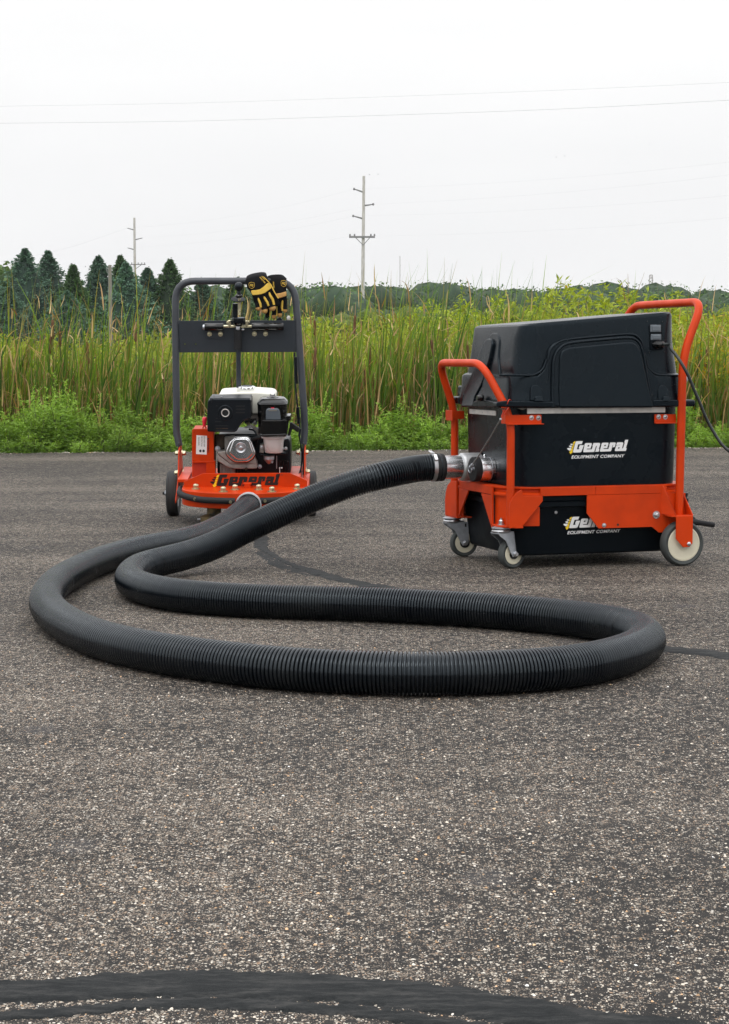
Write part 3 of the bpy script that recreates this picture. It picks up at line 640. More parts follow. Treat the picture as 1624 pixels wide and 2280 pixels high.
for (px_, py_, Y_, w_, lab, yel) in ((1005, 668, 18.5, .55, 'yellow green willow shrub just right of the tall utility pole', 0), (1105, 672, 18.2, .55, 'willow shrub rising above the left corner of the vacuum lid', 0), (1195, 652, 18.0, .55, 'bright willow shrub above the sloping lid', 0), (1290, 655, 17.6, .55, 'bright willow shrub above the middle of the lid', .02),
                                (1385, 650, 18.0, .55, 'tallest bright willow shrub above the lid', .02), (1465, 668, 17.2, .5, 'willow shrub framed by the rear push handle', .04), (1545, 690, 16.8, .5, 'shrub with yellowing leaves right of the rear push handle', .12), (1610, 700, 16.6, .5, 'yellow tinged shrub at the right edge of the picture', .20), (1575, 780, 16.0, .4, 'low goldenrod with yellow sprays at the right edge', .5)):
    q = P(px_, py_, Y_); zt = float(terrain(np.array([q[0]]), np.array([q[1]]))[0]); h = q[2] - zt
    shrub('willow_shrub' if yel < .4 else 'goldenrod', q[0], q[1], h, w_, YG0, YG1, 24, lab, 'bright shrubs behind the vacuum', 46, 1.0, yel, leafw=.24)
# thicket behind the reeds, uncountable
out = []
for i in range(230):
    Y_ = 21 + 13 * rng.random(); px_ = -40 + 1720 * rng.random(); q = P(px_, 700, Y_)
    tgt = 740 if px_ < 400 else (715 if px_ < 640 else (694 if px_ < 1000 else 684)); tgt += 30 * rng.random() - 6; h = P(px_, tgt, Y_)[2] + .8
    n = 420; a_ = rng.random(n) * 6.283; rr = .65 * rng.random(n) ** .5; t = rng.random(n) ** .6
    x = q[0] + rr * np.cos(a_) * (1.15 - .6 * t); y = q[1] + rr * np.sin(a_); z = -.8 + h * t * (1 - .25 * (rr / .65) ** 2)
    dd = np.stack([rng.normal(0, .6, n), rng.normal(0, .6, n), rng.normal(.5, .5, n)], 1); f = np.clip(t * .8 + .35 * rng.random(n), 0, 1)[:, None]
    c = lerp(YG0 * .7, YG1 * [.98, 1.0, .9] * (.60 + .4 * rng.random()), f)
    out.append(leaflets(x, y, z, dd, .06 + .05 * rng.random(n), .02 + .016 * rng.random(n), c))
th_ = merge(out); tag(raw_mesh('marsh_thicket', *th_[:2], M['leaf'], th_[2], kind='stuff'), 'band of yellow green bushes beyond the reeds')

# spruces
def spruce(px_, py_, Y_, r_, c0, c1, lab, n=13000, off=0):
    q = P(px_, py_, Y_); g = 0.0; H_ = q[2] - g; r = empty('spruce_tree', Matrix.Translation((q[0], Y_, g)))
    MB().lathe([(.16, 0), (.10, H_ * .5), (.02, H_ * .98)], (0, 0, 0), (0, 0, 1), 8).build('trunk', M['bark'], r)
    nb = 260; t = (np.arange(nb) + rng.random(nb)) / nb; zb = H_ * (1 - (1 - t) ** 1.0) ; zb = H_ * (.06 + .93 * t)
    Rb = r_ * 1.75 * ((1 - t) ** .92) * (.62 + .60 * rng.random(nb)) + .01; az = np.arange(nb) * 2.399 + rng.normal(0, .2, nb)
    per = n // nb; out = []
    for k_ in range(nb):
        f = rng.random(per) ** .55; rad = Rb[k_] * f; droop = -.22 * rad + .13 * rad * f ** 2 * 1.6; spr = .30 * Rb[k_] * rng.normal(0, .5, per) * (1 - .45 * f) + rng.normal(0, .03, per)
        x = rad * math.cos(az[k_]) - spr * math.sin(az[k_]); y = rad * math.sin(az[k_]) + spr * math.cos(az[k_]); z = zb[k_] + droop + rng.normal(0, .035, per)
        dd = np.stack([math.cos(az[k_]) + rng.normal(0, .55, per), math.sin(az[k_]) + rng.normal(0, .55, per), rng.normal(.22, .35, per)], 1)
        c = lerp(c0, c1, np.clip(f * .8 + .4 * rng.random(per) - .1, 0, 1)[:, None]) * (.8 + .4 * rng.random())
        out.append(leaflets(x, y, z, dd, .08 + .08 * rng.random(per), .035 + .03 * rng.random(per), c))
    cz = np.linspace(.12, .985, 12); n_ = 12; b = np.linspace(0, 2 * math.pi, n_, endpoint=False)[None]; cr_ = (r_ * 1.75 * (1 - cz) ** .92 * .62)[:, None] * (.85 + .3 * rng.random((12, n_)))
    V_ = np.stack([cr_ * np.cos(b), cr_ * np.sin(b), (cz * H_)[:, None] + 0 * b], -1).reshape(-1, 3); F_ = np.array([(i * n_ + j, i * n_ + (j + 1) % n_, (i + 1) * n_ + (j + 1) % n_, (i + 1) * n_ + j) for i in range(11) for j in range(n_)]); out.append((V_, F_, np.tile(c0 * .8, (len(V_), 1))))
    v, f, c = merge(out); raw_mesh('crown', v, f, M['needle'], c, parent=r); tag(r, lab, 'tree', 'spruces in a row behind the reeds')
BG0, BG1 = np.array([.018, .046, .030]), np.array([.12, .22, .15]); GG0, GG1 = np.array([.016, .040, .016]), np.array([.090, .17, .065])
SP = [(56, 553, 82, 1.95, BG0, BG1, 'tall bluish spruce, second tree from the left edge'), (107, 558, 84, 1.85, BG0 * .9, BG1 * .85, 'dark spruce with an open top just right of the tall bluish one'), (163, 590, 80, 1.15, GG0, GG1, 'small green spruce standing alone in the sky gap'),
      (220, 571, 82, 1.75, BG0, BG1 * .9, 'wide dark spruce left of the short utility pole'), (268, 569, 88, 1.5, GG0, GG1 * 1.1, 'green spruce peeping out behind the pale blue one'), (281, 584, 80, 1.55, BG0 * 1.15, BG1 * 1.25, 'pale blue spruce left of the far utility pole'),
      (329, 597, 82, 1.45, BG0, BG1 * .95, 'medium spruce right of the far utility pole'), (379, 577, 82, 1.45, GG0 * .9, GG1 * .95, 'dark green spruce beside the corner of the grinder handle'), (450, 622, 84, 1.6, GG0, BG1 * .8, 'low spruce seen through the grinder handle, left'), (528, 618, 86, 1.6, GG0, GG1 * .8, 'low spruce seen through the grinder handle behind the knob'),
      (20, 640, 78, 1.7, BG0, BG1 * .9, 'short spruce in front at the left edge'), (150, 650, 78, 1.6, BG0, BG1 * 1.0, 'short spruce in front below the small green one'), (590, 640, 88, 1.6, GG0, GG1 * .8, 'low spruce behind the gloves')]
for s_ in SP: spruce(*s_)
# broadleaf crowns
def blob(c, r, c0, c1, n=14):
    m_ = 8; a = np.linspace(-1.5, 1.57, m_)[:, None]; b = np.linspace(0, 2 * math.pi, n, endpoint=False)[None]
    d = np.stack([np.cos(a) * np.cos(b), np.cos(a) * np.sin(b), np.sin(a) + 0 * b], -1).reshape(-1, 3); k_ = r * (.74 + .16 * rng.random((m_ * n, 1))); V = c + d * k_ * [1, 1, .85]
    F = np.array([(i * n + j, i * n + (j + 1) % n, (i + 1) * n + (j + 1) % n, (i + 1) * n + j) for i in range(m_ - 1) for j in range(n)])
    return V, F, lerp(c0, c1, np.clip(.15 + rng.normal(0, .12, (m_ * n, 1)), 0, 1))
def crown_pts(n, H_, r_, c0, c1, ball=9, base=.25, lf=.28):
    cs = np.stack([rng.normal(0, r_ * .42, ball), rng.normal(0, r_ * .42, ball), H_ * (base + (.93 - base) * rng.random(ball) ** .8) - r_ * .25], 1); rs = r_ * (.38 + .3 * rng.random(ball)); k_ = rng.integers(0, ball, n)
    d = rng.standard_normal((n, 3)); d /= np.linalg.norm(d, axis=1, keepdims=True); rr = rs[k_] * (.78 + .30 * rng.random(n)); p = cs[k_] + d * rr[:, None] * [1, 1, .8]
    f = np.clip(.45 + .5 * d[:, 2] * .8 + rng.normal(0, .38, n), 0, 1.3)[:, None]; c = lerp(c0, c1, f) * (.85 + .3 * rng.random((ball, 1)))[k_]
    tg = np.cross(d, rng.standard_normal((n, 3))) + d * .35
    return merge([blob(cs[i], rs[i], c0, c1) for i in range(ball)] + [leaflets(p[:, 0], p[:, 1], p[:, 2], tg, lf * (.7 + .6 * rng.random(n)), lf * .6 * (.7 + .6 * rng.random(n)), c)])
def broadleaf(px_, py_, Y_, r_, c0, c1, lab, n=5000, lf=.28, g=0.0):
    q = P(px_, py_, Y_); g = float(terrain(np.array([q[0]]), np.array([Y_]))[0]); H_ = q[2] - g; r = empty('broadleaf_tree', Matrix.Translation((q[0], Y_, g)))
    mb = MB().lathe([(.25, 0), (.16, H_ * .5), (.05, H_ * .85)], (0, 0, 0), (0, 0, 1), 8)
    for _ in range(4): a_ = rng.random() * 6.28; mb.tube([(0, 0, H_ * .4), (r_ * .3 * math.cos(a_), r_ * .3 * math.sin(a_), H_ * .6), (r_ * .6 * math.cos(a_), r_ * .6 * math.sin(a_), H_ * .78)], [.1, .07, .03], 6)
    mb.build('trunk', M['bark'], r); v, f, c = crown_pts(n, H_, r_, c0, c1, lf=lf); raw_mesh('crown', v, f, M['leaf'], c, parent=r); tag(r, lab, 'tree', 'broadleaf trees on the horizon')
FW0, FW1 = np.array([.018, .048, .020]), np.array([.10, .185, .062])
broadleaf(4, 588, 88, 2.1, np.array([.03, .07, .02]), np.array([.13, .20, .07]), 'pale green broadleaf tree cut by the left edge of the picture')
for a_ in ((775, 632, 190, 5.0, 'round headed tree left of the tall utility pole'), (925, 637, 200, 6, 'broad domed tree right of the tall utility pole'), (1222, 631, 215, 5.5, 'dark domed tree standing highest on the skyline'), (1075, 640, 205, 5, 'rounded tree on the skyline above the left cattail tips'), (715, 637, 195, 5.0, 'tree on the skyline beside the grinder handle'), (1575, 646, 170, 7, 'broad green tree on the skyline at the far right'), (1475, 640, 150, 3, 'small dark tree left of the rear push handle bend')):
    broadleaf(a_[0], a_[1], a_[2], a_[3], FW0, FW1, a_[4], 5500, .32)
out = []
for i in range(112):
    Y_ = 175 + 75 * rng.random(); px_ = 540 + 1170 * (i + rng.random()) / 92 if i < 92 else -60 + 620 * rng.random(); top = 639 + 9 * rng.random() if i % 3 else 655 + 10 * rng.random(); q = P(px_, top, Y_); g = 0.6
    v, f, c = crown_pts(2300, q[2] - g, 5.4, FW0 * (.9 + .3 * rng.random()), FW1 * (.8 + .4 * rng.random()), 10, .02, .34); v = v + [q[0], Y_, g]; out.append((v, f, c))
for i in range(44):
    Y_ = 120 + 30 * rng.random(); px_ = 640 + 1020 * rng.random(); q = P(px_, 676 + 12 * rng.random(), Y_)
    v, f, c = crown_pts(700, q[2] + .2, 1.9, YG0 * .8, YG1 * .6, 5, .05, .18); out.append((v + [q[0], Y_, -.2], f, c))
fw = merge(out); tag(raw_mesh('far_woods', *fw[:2], M['leaf'], fw[2], kind='stuff'), 'far off woods along the horizon')

# ------------------------------------------------------------------ the maker's name, traced as outlines (used on both machines)
LOGO = {
 'letters': [[(372,168),(503,168),(482,233),(404,235),(376,345),(424,345),(430,320),(416,320),(440,256),(528,256),(480,390),(468,405),(450,413),(312,414),(298,405),(296,390),(345,195),(355,178)],
             [(545,232),(560,218),(578,213),(680,213),(694,219),(698,232),(696,250),(672,333),(597,333),(592,350),(698,350),(722,278),(708,276),(712,262),(718,262),(733,213),(858,213),(872,220),(878,235),(876,255),(850,345),(866,347),(848,405),(774,405),(808,280),(790,276),(752,408),(530,411),(517,405),(515,390)],
             [(912,226),(924,214),(940,210),(1040,210),(1055,217),(1059,230),(1056,250),(1032,330),(957,330),(950,348),(1058,348),(1082,272),(1068,270),(1076,252),(1082,252),(1094,208),(1195,208),(1212,216),(1217,230),(1212,250),(1198,305),(1145,318),(1160,266),(1150,264),(1128,343),(1137,345),(1112,400),(888,405),(876,398),(876,380)],
             [(1250,206),(1362,207),(1377,214),(1381,228),(1378,245),(1355,338),(1378,338),(1412,215),(1402,208),(1422,153),(1490,153),(1440,338),(1460,340),(1437,398),(1215,398),(1200,390),(1198,375),(1222,292),(1232,278),(1248,271),(1310,268),(1312,261),(1225,270),(1232,240)]],
 'eyes': [[(612,258),(645,258),(637,288),(603,288)], [(972,258),(1005,258),(997,286),(963,286)], [(1275,315),(1303,315),(1295,345),(1266,345)]],
 'arrow': [[(290,220),(298,192),(325,170),(348,168),(330,222)], [(281,264),(292,232),(325,232),(314,265)], [(262,314),(275,276),(312,275),(300,320)], [(262,325),(298,325),(283,392),(292,402),(245,450),(213,392),(236,388)]],
 'feathers': [[(232,230),(248,221),(285,222),(290,236),(276,254),(252,248)], [(203,270),(225,261),(268,262),(268,285),(254,310),(222,294)], [(165,325),(190,313),(255,315),(262,328),(236,378),(195,358)]]}
def maker_logo(parent, fn, letter_mat, feather_mat, words=True):
    """fn(x, y) takes logo coordinates (pixels of the tracing, y down) to 3-D on the surface"""
    def put(polys, name, mat, lift): return place_flat(curve_mesh(name, polys), lambda x, y, z: fn(x, y, lift), name, mat, parent)
    put(LOGO['feathers'], 'logo_feathers', feather_mat, .0006); put(LOGO['arrow'], 'logo_arrow', M['yellow'], .0009)
    put(LOGO['letters'] + LOGO['eyes'], 'logo_lettering', letter_mat, .0008)
    if words:
        me, co = text_mesh('EQUIPMENT COMPANY', 1, .22, .022, 1.06); lo, hi = co.min(0), co.max(0)
        place_flat(me, lambda x, y, z: fn(263 + (x - lo[0]) / (hi[0] - lo[0]) * 1155, 550 - (y - lo[1]) / (hi[1] - lo[1]) * 74 - (x - lo[0]) / (hi[0] - lo[0]) * 9, .0007), 'company_lettering', letter_mat, parent)

# ------------------------------------------------------------------ dust collector on its cart
YAW = math.radians(18.2); o_ = G(1138, 1269)
K = Frame((o_[0], o_[1], 0), (math.cos(YAW), math.sin(YAW), 0), (-math.sin(YAW), math.cos(YAW), 0), (0, 0, 1))
cart = empty('dust_collector', K.matrix())
tag(cart, 'black dust collector on an orange wheeled cart with its hose port to the left', 'vacuum')
def kp(part, *a, **k): return part.build(*a, **k)
X0, X1, Y0_, Y1_ = -.03, .66, -.03, .51
def ring(x0, x1, y0, y1, R, z, n=8): return [np.array([x, y, z]) for x, y in rrect(x0, x1, y0, y1, R, n)]
# main band: channel section swept round the rounded rectangle
prof = [(-.004, .2435), (0, .2435), (0, .250), (-.010, .256), (-.010, .263), (0, .2685), (0, .2735), (-.006, .2735), (-.035, .2735), (-.035, .2435)]
secs = [ring(X0 - d, X1 + d, Y0_ - d, Y1_ + d, .12 + d, z) for d, z in prof]
frame = loft(secs + [secs[0]], False, False); 
frame.build('frame_band', M['orange'], cart, angle=25)
fb = MB()
fb.box(.098, X1 - .125, Y0_ - .0035, Y0_ + .008, .2445, .2715); fb.box(.62, .0001 + .621, 0, .001, .3, .301)
fb = MB(); fb.box(.09, .288, Y0_ - .0035, Y0_ + .006, .2445, .2715); fb.box(.2895, X1 - .11, Y0_ - .0035, Y0_ + .006, .2445, .2722); fb.box(X0 - .0035, X0 + .006, .09, .39, .2445, .2715)
fb.box(.09, X1 - .11, Y1_ - .006, Y1_ + .0035, .2445, .2715)
fb.build('face_plate', M['orange'], cart, bevel=.0008)
# gusset pockets with curved back, at the four corners
def corner(cx, cy, sx, sy, name='corner_pocket'):
    mb = MB(); arc_ = []
    for k_ in range(13):
        a_ = math.radians(90 * k_ / 12); arc_.append((cx - sx * .112 * math.cos(a_), cy - sy * .112 * math.sin(a_)))
    secs_ = [[np.array([x, y, z]) for x, y in arc_] + [np.array([x + sx * .004, y + sy * .004, z]) for x, y in arc_[::-1]] for z in (.145, .246)]
    return loft(secs_).build(name, M['orange'], cart, angle=40)
corner(.09, .09, 1, 1); corner(.09, .39, 1, -1)
gl = lambda q: K.at(q, 1, Y0_ - .002)
def plate_y(pts, y, th, name='gusset_plate', bev=.0008, mat='orange'): return MB().prism([(p[0], y, p[2]) for p in pts], (0, th, 0)).build(name, M[mat], cart, bevel=bev)
def plate_x(pts, x, th, name='gusset_plate', bev=.0008, mat='orange'): return MB().prism([(x, p[1], p[2]) for p in pts], (th, 0, 0)).build(name, M[mat], cart, bevel=bev)
g1 = [gl(k1(*p)) for p in ((958, 1028), (955, 760), (968, 690), (1000, 620), (1050, 560), (1118, 515), (1132, 600), (1396, 602), (1398, 665), (1130, 1000))]
plate_y(g1, Y0_ - .006, .006)
far = [(x[0], 0, x[2]) for x in g1]; plate_y(far, Y1_, .006)
sx_ = lambda q: K.at(q, 0, X0 - .002)
g2 = [sx_(k1(*p)) for p in ((600, 565), (727, 590), (727, 540), (747, 490), (747, 1025), (735, 1012))]
plate_x(g2, X0 - .006, .006)
g3 = [sx_(k1(*p)) for p in ((305, 500), (430, 530), (305, 868))]; g3[0] = np.array([0, g3[2][1] + .0, g3[0][2]]); plate_x(g3, X0 - .006, .006)
g4 = [(-.055, 0, .142), (-.055, 0, .215), (-.047, 0, .238), (-.03, 0, .256), (-.005, 0, .268), (.01, 0, .268), (.01, 0, .142)]
plate_x([(0, .395, .142), (0, .505, .142), (0, .508, .195), (0, .50, .225), (0, .482, .250), (0, .45, .266), (0, .405, .270), (0, .395, .27)], X0 - .012, .006, 'corner_fender')
MB().prism([(-.036, .09, .1405), (-.036, .045, .1405), (-.022, -.008, .1405), (.0, -.036, .1405), (.028, -.036, .1405), (.035, .03, .1405), (.02, .09, .1405)], (0, 0, .006)).build('caster_plate', M['orange'], cart, bevel=.001)
MB().prism([(-.042, .39, .1405), (-.042, .50, .1405), (-.01, .516, .1405), (.03, .516, .1405), (.03, .39, .1405)], (0, 0, .006)).build('caster_plate', M['orange'], cart, bevel=.001)
# near and far caster nuts
def hexbolt(p, axis, r, h, mat, name='bolt', parent=None, dome=True, washer=True, stud=0):
    mb = MB(); p = np.asarray(p, float); a = unit(axis)
    if washer: mb.lathe([(r * 1.55, 0), (r * 1.55, r * .22)], p, a, 20)
    mb.lathe([(r * .98, r * .2), (r, r * .3), (r, h * .85), (r * .8, h)], p, a, 6)
    if dome: mb.lathe([(r * .78, h * .8), (r * .74, h), (r * .5, h * 1.12)], p, a, 14)
    if stud: mb.lathe([(r * .5, h), (r * .5, h + stud)], p, a, 12)
    return mb.build(name, M[mat], parent, angle=30)
hexbolt((-.020, .038, .1465), (0, 0, 1), .0085, .016, 'steel', 'caster_nut', cart, stud=.007)
# skirt plate on the long side
sk = [gl(k0b(*p)) for p in ((850, 372), (1312, 362), (1312, 420))]
skirt = [(.257, 0, .2435), (.62, 0, .2435), (.62, 0, .17), (.585, 0, .165), (.535, 0, .112), (.523, 0, .112), (.497, 0, .132), (.301, 0, .132), (.257, 0, .184)]
so = plate_y(skirt, Y0_ - .004, .005, 'skirt_plate'); so.modifiers.clear(); so.data.set_sharp_from_angle(angle=.3)
plate_y([(.31, 0, .2435), (.62, 0, .2435), (.62, 0, .13), (.31, 0, .13)], Y1_ - .001, .005, 'skirt_plate')
def rbolt(q, r, axis=(0, -1, 0), pl=(1, Y0_ - .004), mat='steel', name='bolt', h=None):
    p = K.at(q, *pl); return hexbolt(p, axis, r, h or r * 1.1, mat, name, cart)
rbolt(k0b(1228, 478), .0085, h=.012); rbolt(k0b(945, 535), .0048)
MB().lathe([(.0042, 0), (.0042, .0006)], K.at(k0b(1020, 532), 1, Y0_ - .0045), (0, -1, 0), 14).build('bolt_hole', M['black_print'], cart)
# triangular web plates and fork for the rear wheel, both sides
def wheel(c, r, w_, yaw, name='wheel', hub=.62, parent=None):
    r_ = empty(name, None, parent or cart); r_.location = c; r_.rotation_euler = (0, 0, yaw)
    a_ = (0, 1, 0); W = w_ / 2
    MB().lathe([(r * hub, -W * .8), (r * .90, -W), (r * .965, -W * .82), (r, -W * .45), (r, W * .45), (r * .965, W * .82), (r * .90, W), (r * hub, W * .8)], (0, 0, 0), a_, 48, False).build('tyre', M['rubber'], r_, angle=50)
    MB().lathe([(r * hub + .0008, -W * .86), (r * hub * .92, -W * .92), (r * hub * .86, -W * .55), (r * .34, -W * .5), (r * .30, -W * .9), (r * .12, -W * .95), (r * .12, W * .95), (r * .30, W * .9), (r * .34, W * .5), (r * hub * .86, W * .55), (r * hub * .92, W * .92), (r * hub + .0008, W * .86)], (0, 0, 0), a_, 40).build('rim', M['cream'], r_, angle=40)
    return r_
def rear_assembly(y_wheel, s):
    fy = y_wheel - s * .0; yo = y_wheel + s * .028
    wheel((.5935, y_wheel, .0765), .0765, .038, 0, hub=.76)
    pts = [(.556, 0, .170), (.618, 0, .170), (.618, 0, .078), (.606, 0, .066), (.583, 0, .066), (.556, 0, .095)]
    plate_y(pts, yo if s > 0 else yo - .004, .004, 'wheel_fork'); plate_y([(x, 0, z) for x, _, z in pts], y_wheel - s * .028 - .002, .004, 'wheel_fork')
    MB().box(.540, .620, min(yo, y_wheel - s * .03), max(yo, y_wheel - s * .03), .1672, .1715).build('fork_bridge', M['orange'], cart, bevel=.001)
    hexbolt((.6035, yo, .0765), (0, s, 0), .0075, .008, 'steel', 'axle_bolt', cart)
rear_assembly(-.062, -1); rear_assembly(.542, 1)
MB().prism([(.531, Y0_ - .004, .2700), (.5345, Y0_ - .004, .2700), (.558, -.088, .1715), (.553, -.088, .1715), (.53, Y0_ - .004, .175)], (.003, 0, 0)).build('web_plate', M['orange'], cart)
MB().prism([(.612, Y0_ - .004, .235), (.6145, Y0_ - .004, .235), (.6195, -.088, .1715), (.6195, Y0_ - .004, .1715)], (.003, 0, 0)).build('web_plate', M['orange'], cart)
# casters
def caster(sx, sy, wx, wy, yaw, r=.049):
    c = empty('caster', None, cart); c.location = (sx, sy, 0)
    dx, dy = wx - sx, wy - sy; L_ = math.hypot(dx, dy); ca, sa = math.cos(yaw), math.sin(yaw)
    T = lambda a, b, z: (a * ca - b * sa, a * sa + b * ca, z)          # local along / across
    MB().lathe([(.030, .1335), (.032, .135), (.032, .1385), (.026, .1405)], (0, 0, 0), (0, 0, 1), 28).build('bearing_cup', M['dull_steel'], c, angle=30)
    MB().lathe([(.0255, .1305), (.0255, .1335)], (0, 0, 0), (0, 0, 1), 24).build('bearing_race', M['black_print'], c)
    MB().lathe([(.022, .120), (.0315, .123), (.0325, .127), (.031, .1305)], (0, 0, 0), (0, 0, 1), 28).build('swivel_head', M['steel'], c, angle=30)
    for s in (-1, 1):
        b0 = s * .0195
        pts = [T(-.030, b0 * .9, .122), T(.034, b0, .125), T(.052, b0, .124), T(.054, b0, .100), T(L_ + .012, b0, r + .004), T(L_ + .006, b0, r - .008), T(L_ - .010, b0, r - .009), T(L_ - .018, b0, r + .003), T(.004, b0, .094), T(-.022, b0, .112)]
        MB().prism(pts, np.array(T(0, s * .0028, 0))).build('caster_fork', M['dull_steel'], c, bevel=.0007)
        MB().lathe([(.009, 0), (.009, .003), (.0065, .0035), (.006, .009)], T(L_, b0 + s * .0028, r), T(0, s, 0), 10).build('axle_bolt', M['steel'], c)
        for k_, (qx, qz) in enumerate(((.043, .112),)):
            MB().prism([T(qx - .003, b0 + s * .0029, qz - .006), T(qx + .003, b0 + s * .0029, qz - .006), T(qx + .003, b0 + s * .0029, qz + .006), T(qx - .003, b0 + s * .0029, qz + .006)], np.array(T(0, s * .0006, 0))).build('fork_slot', M['black_print'], c)
    MB().prism([T(-.028, -.019, .1185), T(.030, -.0195, .1225), T(.030, .0195, .1225), T(-.028, .019, .1185)], (0, 0, .004)).build('fork_crown', M['dull_steel'], c)
    wv = wheel(T(L_, 0, r), r, .030, yaw, parent=c, hub=.70)
    MB().lathe([(r * .36, -.0165), (r * .36, .0165)], T(L_, 0, r), T(0, 1, 0), 20).build('hub_cap', M['black_print'], c)
    return c
sw = (-.020, .038); wc = K.at(k1(1010, 1380), 2, .049)
caster(sw[0], sw[1], sw[0] + .043 * math.cos(.22), sw[1] + .043 * math.sin(.22), math.radians(15))
caster(-.036, .452, -.036 + .043, .452, math.radians(-3))
# push handles: bent tube frames
TR = .0132
pn = K.at(k1(976, 900), 1, -.014)
xp, yp = -.010, -.016
h1 = [(xp, yp, .147), (xp, yp, .505), (xp - .075, yp + .012, .676), (xp - .075, .514, .676), (xp, .49, .505), (xp, .484, .27)]
hA = K.at(k2(1000, 880), 1, yp)
z_b = K.at(k2(985, 870), 1, yp)[2]; 
zt = .680
MB().tube(fillet([(xp, yp, .146), (xp, yp, .505), (xp - .064, yp + .098, zt), (xp - .064, .488, zt), (xp, .497, .505), (xp, .497, .256)], [.06, .07, .06, .05], 8), TR, 16).build('front_push_handle', M['orange'], cart, angle=60)
xr, yr = .594, -.045
MB().tube(fillet([(xr - .003, yr, .171), (xr + .004, yr, .705), (xr + .085, yr + .02, .885), (xr + .085, .505, .885), (xr + .004, .525, .705), (xr, .525, .171)], [.07, .065, .065, .07], 8), TR + .0008, 16).build('rear_push_handle', M['orange'], cart, angle=60)
# bracket angles that hold the tank
def tb(x0, x1, y, z0, z1_): MB().box(x0, x1, y, y + .004, z0, z1_).box(x0, x1 + .004, y - .012, y + .004, z0 - .003, z0).build('tank_bracket', M['orange'], cart, bevel=.0007)
tb(-.030, .094, -.0265, .483, .5115); tb(.505, .585, -.0265, .481, .509)
MB().box(-.034, -.030, -.0262, .01, .483, .5115).build('tank_bracket', M['orange'], cart, bevel=.0007)
MB().box(-.036, .02, .482, .486, .483, .5115).box(-.040, -.036, .445, .510, .478, .514).build('tank_bracket', M['orange'], cart, bevel=.0007)
for q in (k0a(551, 748), k0a(589, 749), k0a(1241, 743), k0a(1277, 744)):
    p = K.at(q, 1, -.0265); mb = MB().lathe([(.0082, 0), (.0082, .0012)], p, (0, -1, 0), 20); mb.sphere(p + [0, -.001, 0], .0058, 14, (1, .7, 1)); mb.build('bracket_bolt', M['steel'], cart, angle=40)
    MB().lathe([(.0022, .0), (.0022, .0012)], p + [0, -.0048, 0], (0, -1, 0), 6).build('bolt_socket', M['black_print'], cart)
# collector tank
def tk(z, i): return ring(.01 + i, .622 - i, -.021 + i, .50 - i, .09 - i * .5, z, 8)
tank = loft([tk(.2737, .006), tk(.30, .0045), tk(.50, .0008), tk(.536, 0), tk(.540, .004)]).build('collector_tank', M['black_plastic'], cart, angle=30)
TY = -.0215
def strip_(q0, q1, y=None, x=None):
    pass
a0, a1 = K.at(k0a(528, 697), 1, TY), K.at(k0a(1276, 719), 1, TY)
MB().box(a0[0], a1[0], TY - .0022, TY + .003, a1[2], a0[2]).build('seal_strip', M['strip'], cart, bevel=.0006)
for q in ((602, 712), (906, 711), (1202, 708)):
    p = K.at(k0a(*q), 1, TY - .0022); MB().sphere(p, .0026, 10, (1, .6, 1)).build('strip_screw', M['dull_steel'], cart)
b0, b1 = K.at(k0a(218, 700), 0, .010), K.at(k0a(360, 716), 0, .010)
MB().box(.0072, .013, min(b0[1], b1[1]), max(b0[1], b1[1]), b0[2] - .0165, b0[2]).build('seal_strip', M['strip'], cart, bevel=.0006)
for q in ((232, 702), (286, 707), (342, 711)):
    p = K.at(k0a(*q), 0, .0072); MB().sphere([p[0], p[1], b0[2] - .009], .0026, 10, (.6, 1, 1)).build('strip_screw', M['dull_steel'], cart)
for qx in (400, 500):          # torn ends of the gasket
    p = K.at(k0a(qx, 700), 1, TY); MB().prism([(p[0] - .018, TY - .001, .534), (p[0] + .02, TY - .001, .534), (p[0] + .004, TY - .001, .5275), (p[0] - .004, TY - .001, .529)], (0, .001, 0)).build('gasket', M['grey_print'], cart)
# tank logo
def face_fn(o, kx, kz, y, slope=0):
    return lambda x, yy, lift: np.array([o[0] + x * kx, y - lift, o[2] - yy * kz])
zl = mk(1640, 1270, 7.38); pa, pb = K.at(zl(165, 325), 1, TY), K.at(zl(1490, 325), 1, TY); pc = K.at(zl(300, 168), 1, TY); pd = K.at(zl(300, 414), 1, TY)
def tank_y(z): return -.021 + (.0045 + (.0008 - .0045) * (z - .30) / .20)      # slight draft of the wall
kx = (pb[0] - pa[0]) / (1490 - 165); kz = (pc[2] - pd[2]) / (414 - 168); ox = pa[0] - 165 * kx; oz = pc[2] + 168 * kz
maker_logo(cart, lambda x, y, l_: np.array([ox + x * kx, tank_y(oz - y * kz) - l_ - .0004, oz - y * kz]), M['white'], M['white'])
# lower drawer bin
def bn(z, i): return ring(.00 + i, .655 - i, -.018 + i, .495 - i, .05, z, 6)
lip = loft([bn(.205, .004), bn(.208, -.004), bn(.222, -.004), bn(.226, .002), bn(.228, -.002), bn(.240, -.002), bn(.242, .004)])
lip.build('bin_rim', M['bin'], cart, angle=25)
loft([bn(.044, .030), bn(.050, .024), bn(.206, .007)]).build('lower_bin', M['bin'], cart, angle=30)
def bin_y(z): return -.018 + .024 + (.007 - .024) * (z - .05) / .156
p = K.at(k0b(683, 465), 1, -.008); MB().lathe([(.0055, 0), (.0055, .001), (.004, .003)], (p[0], bin_y(p[2]) - .0002, p[2]), (0, -1, 0), 16).build('bin_bolt', M['steel'], cart, angle=30)
p = K.at(k0b(820, 423), 1, -.015); MB().box(p[0] - .013, p[0] + .012, bin_y(.2) - .006, bin_y(.2), p[2] - .0012, p[2] + .0012).build('latch_tab', M['white'], cart)
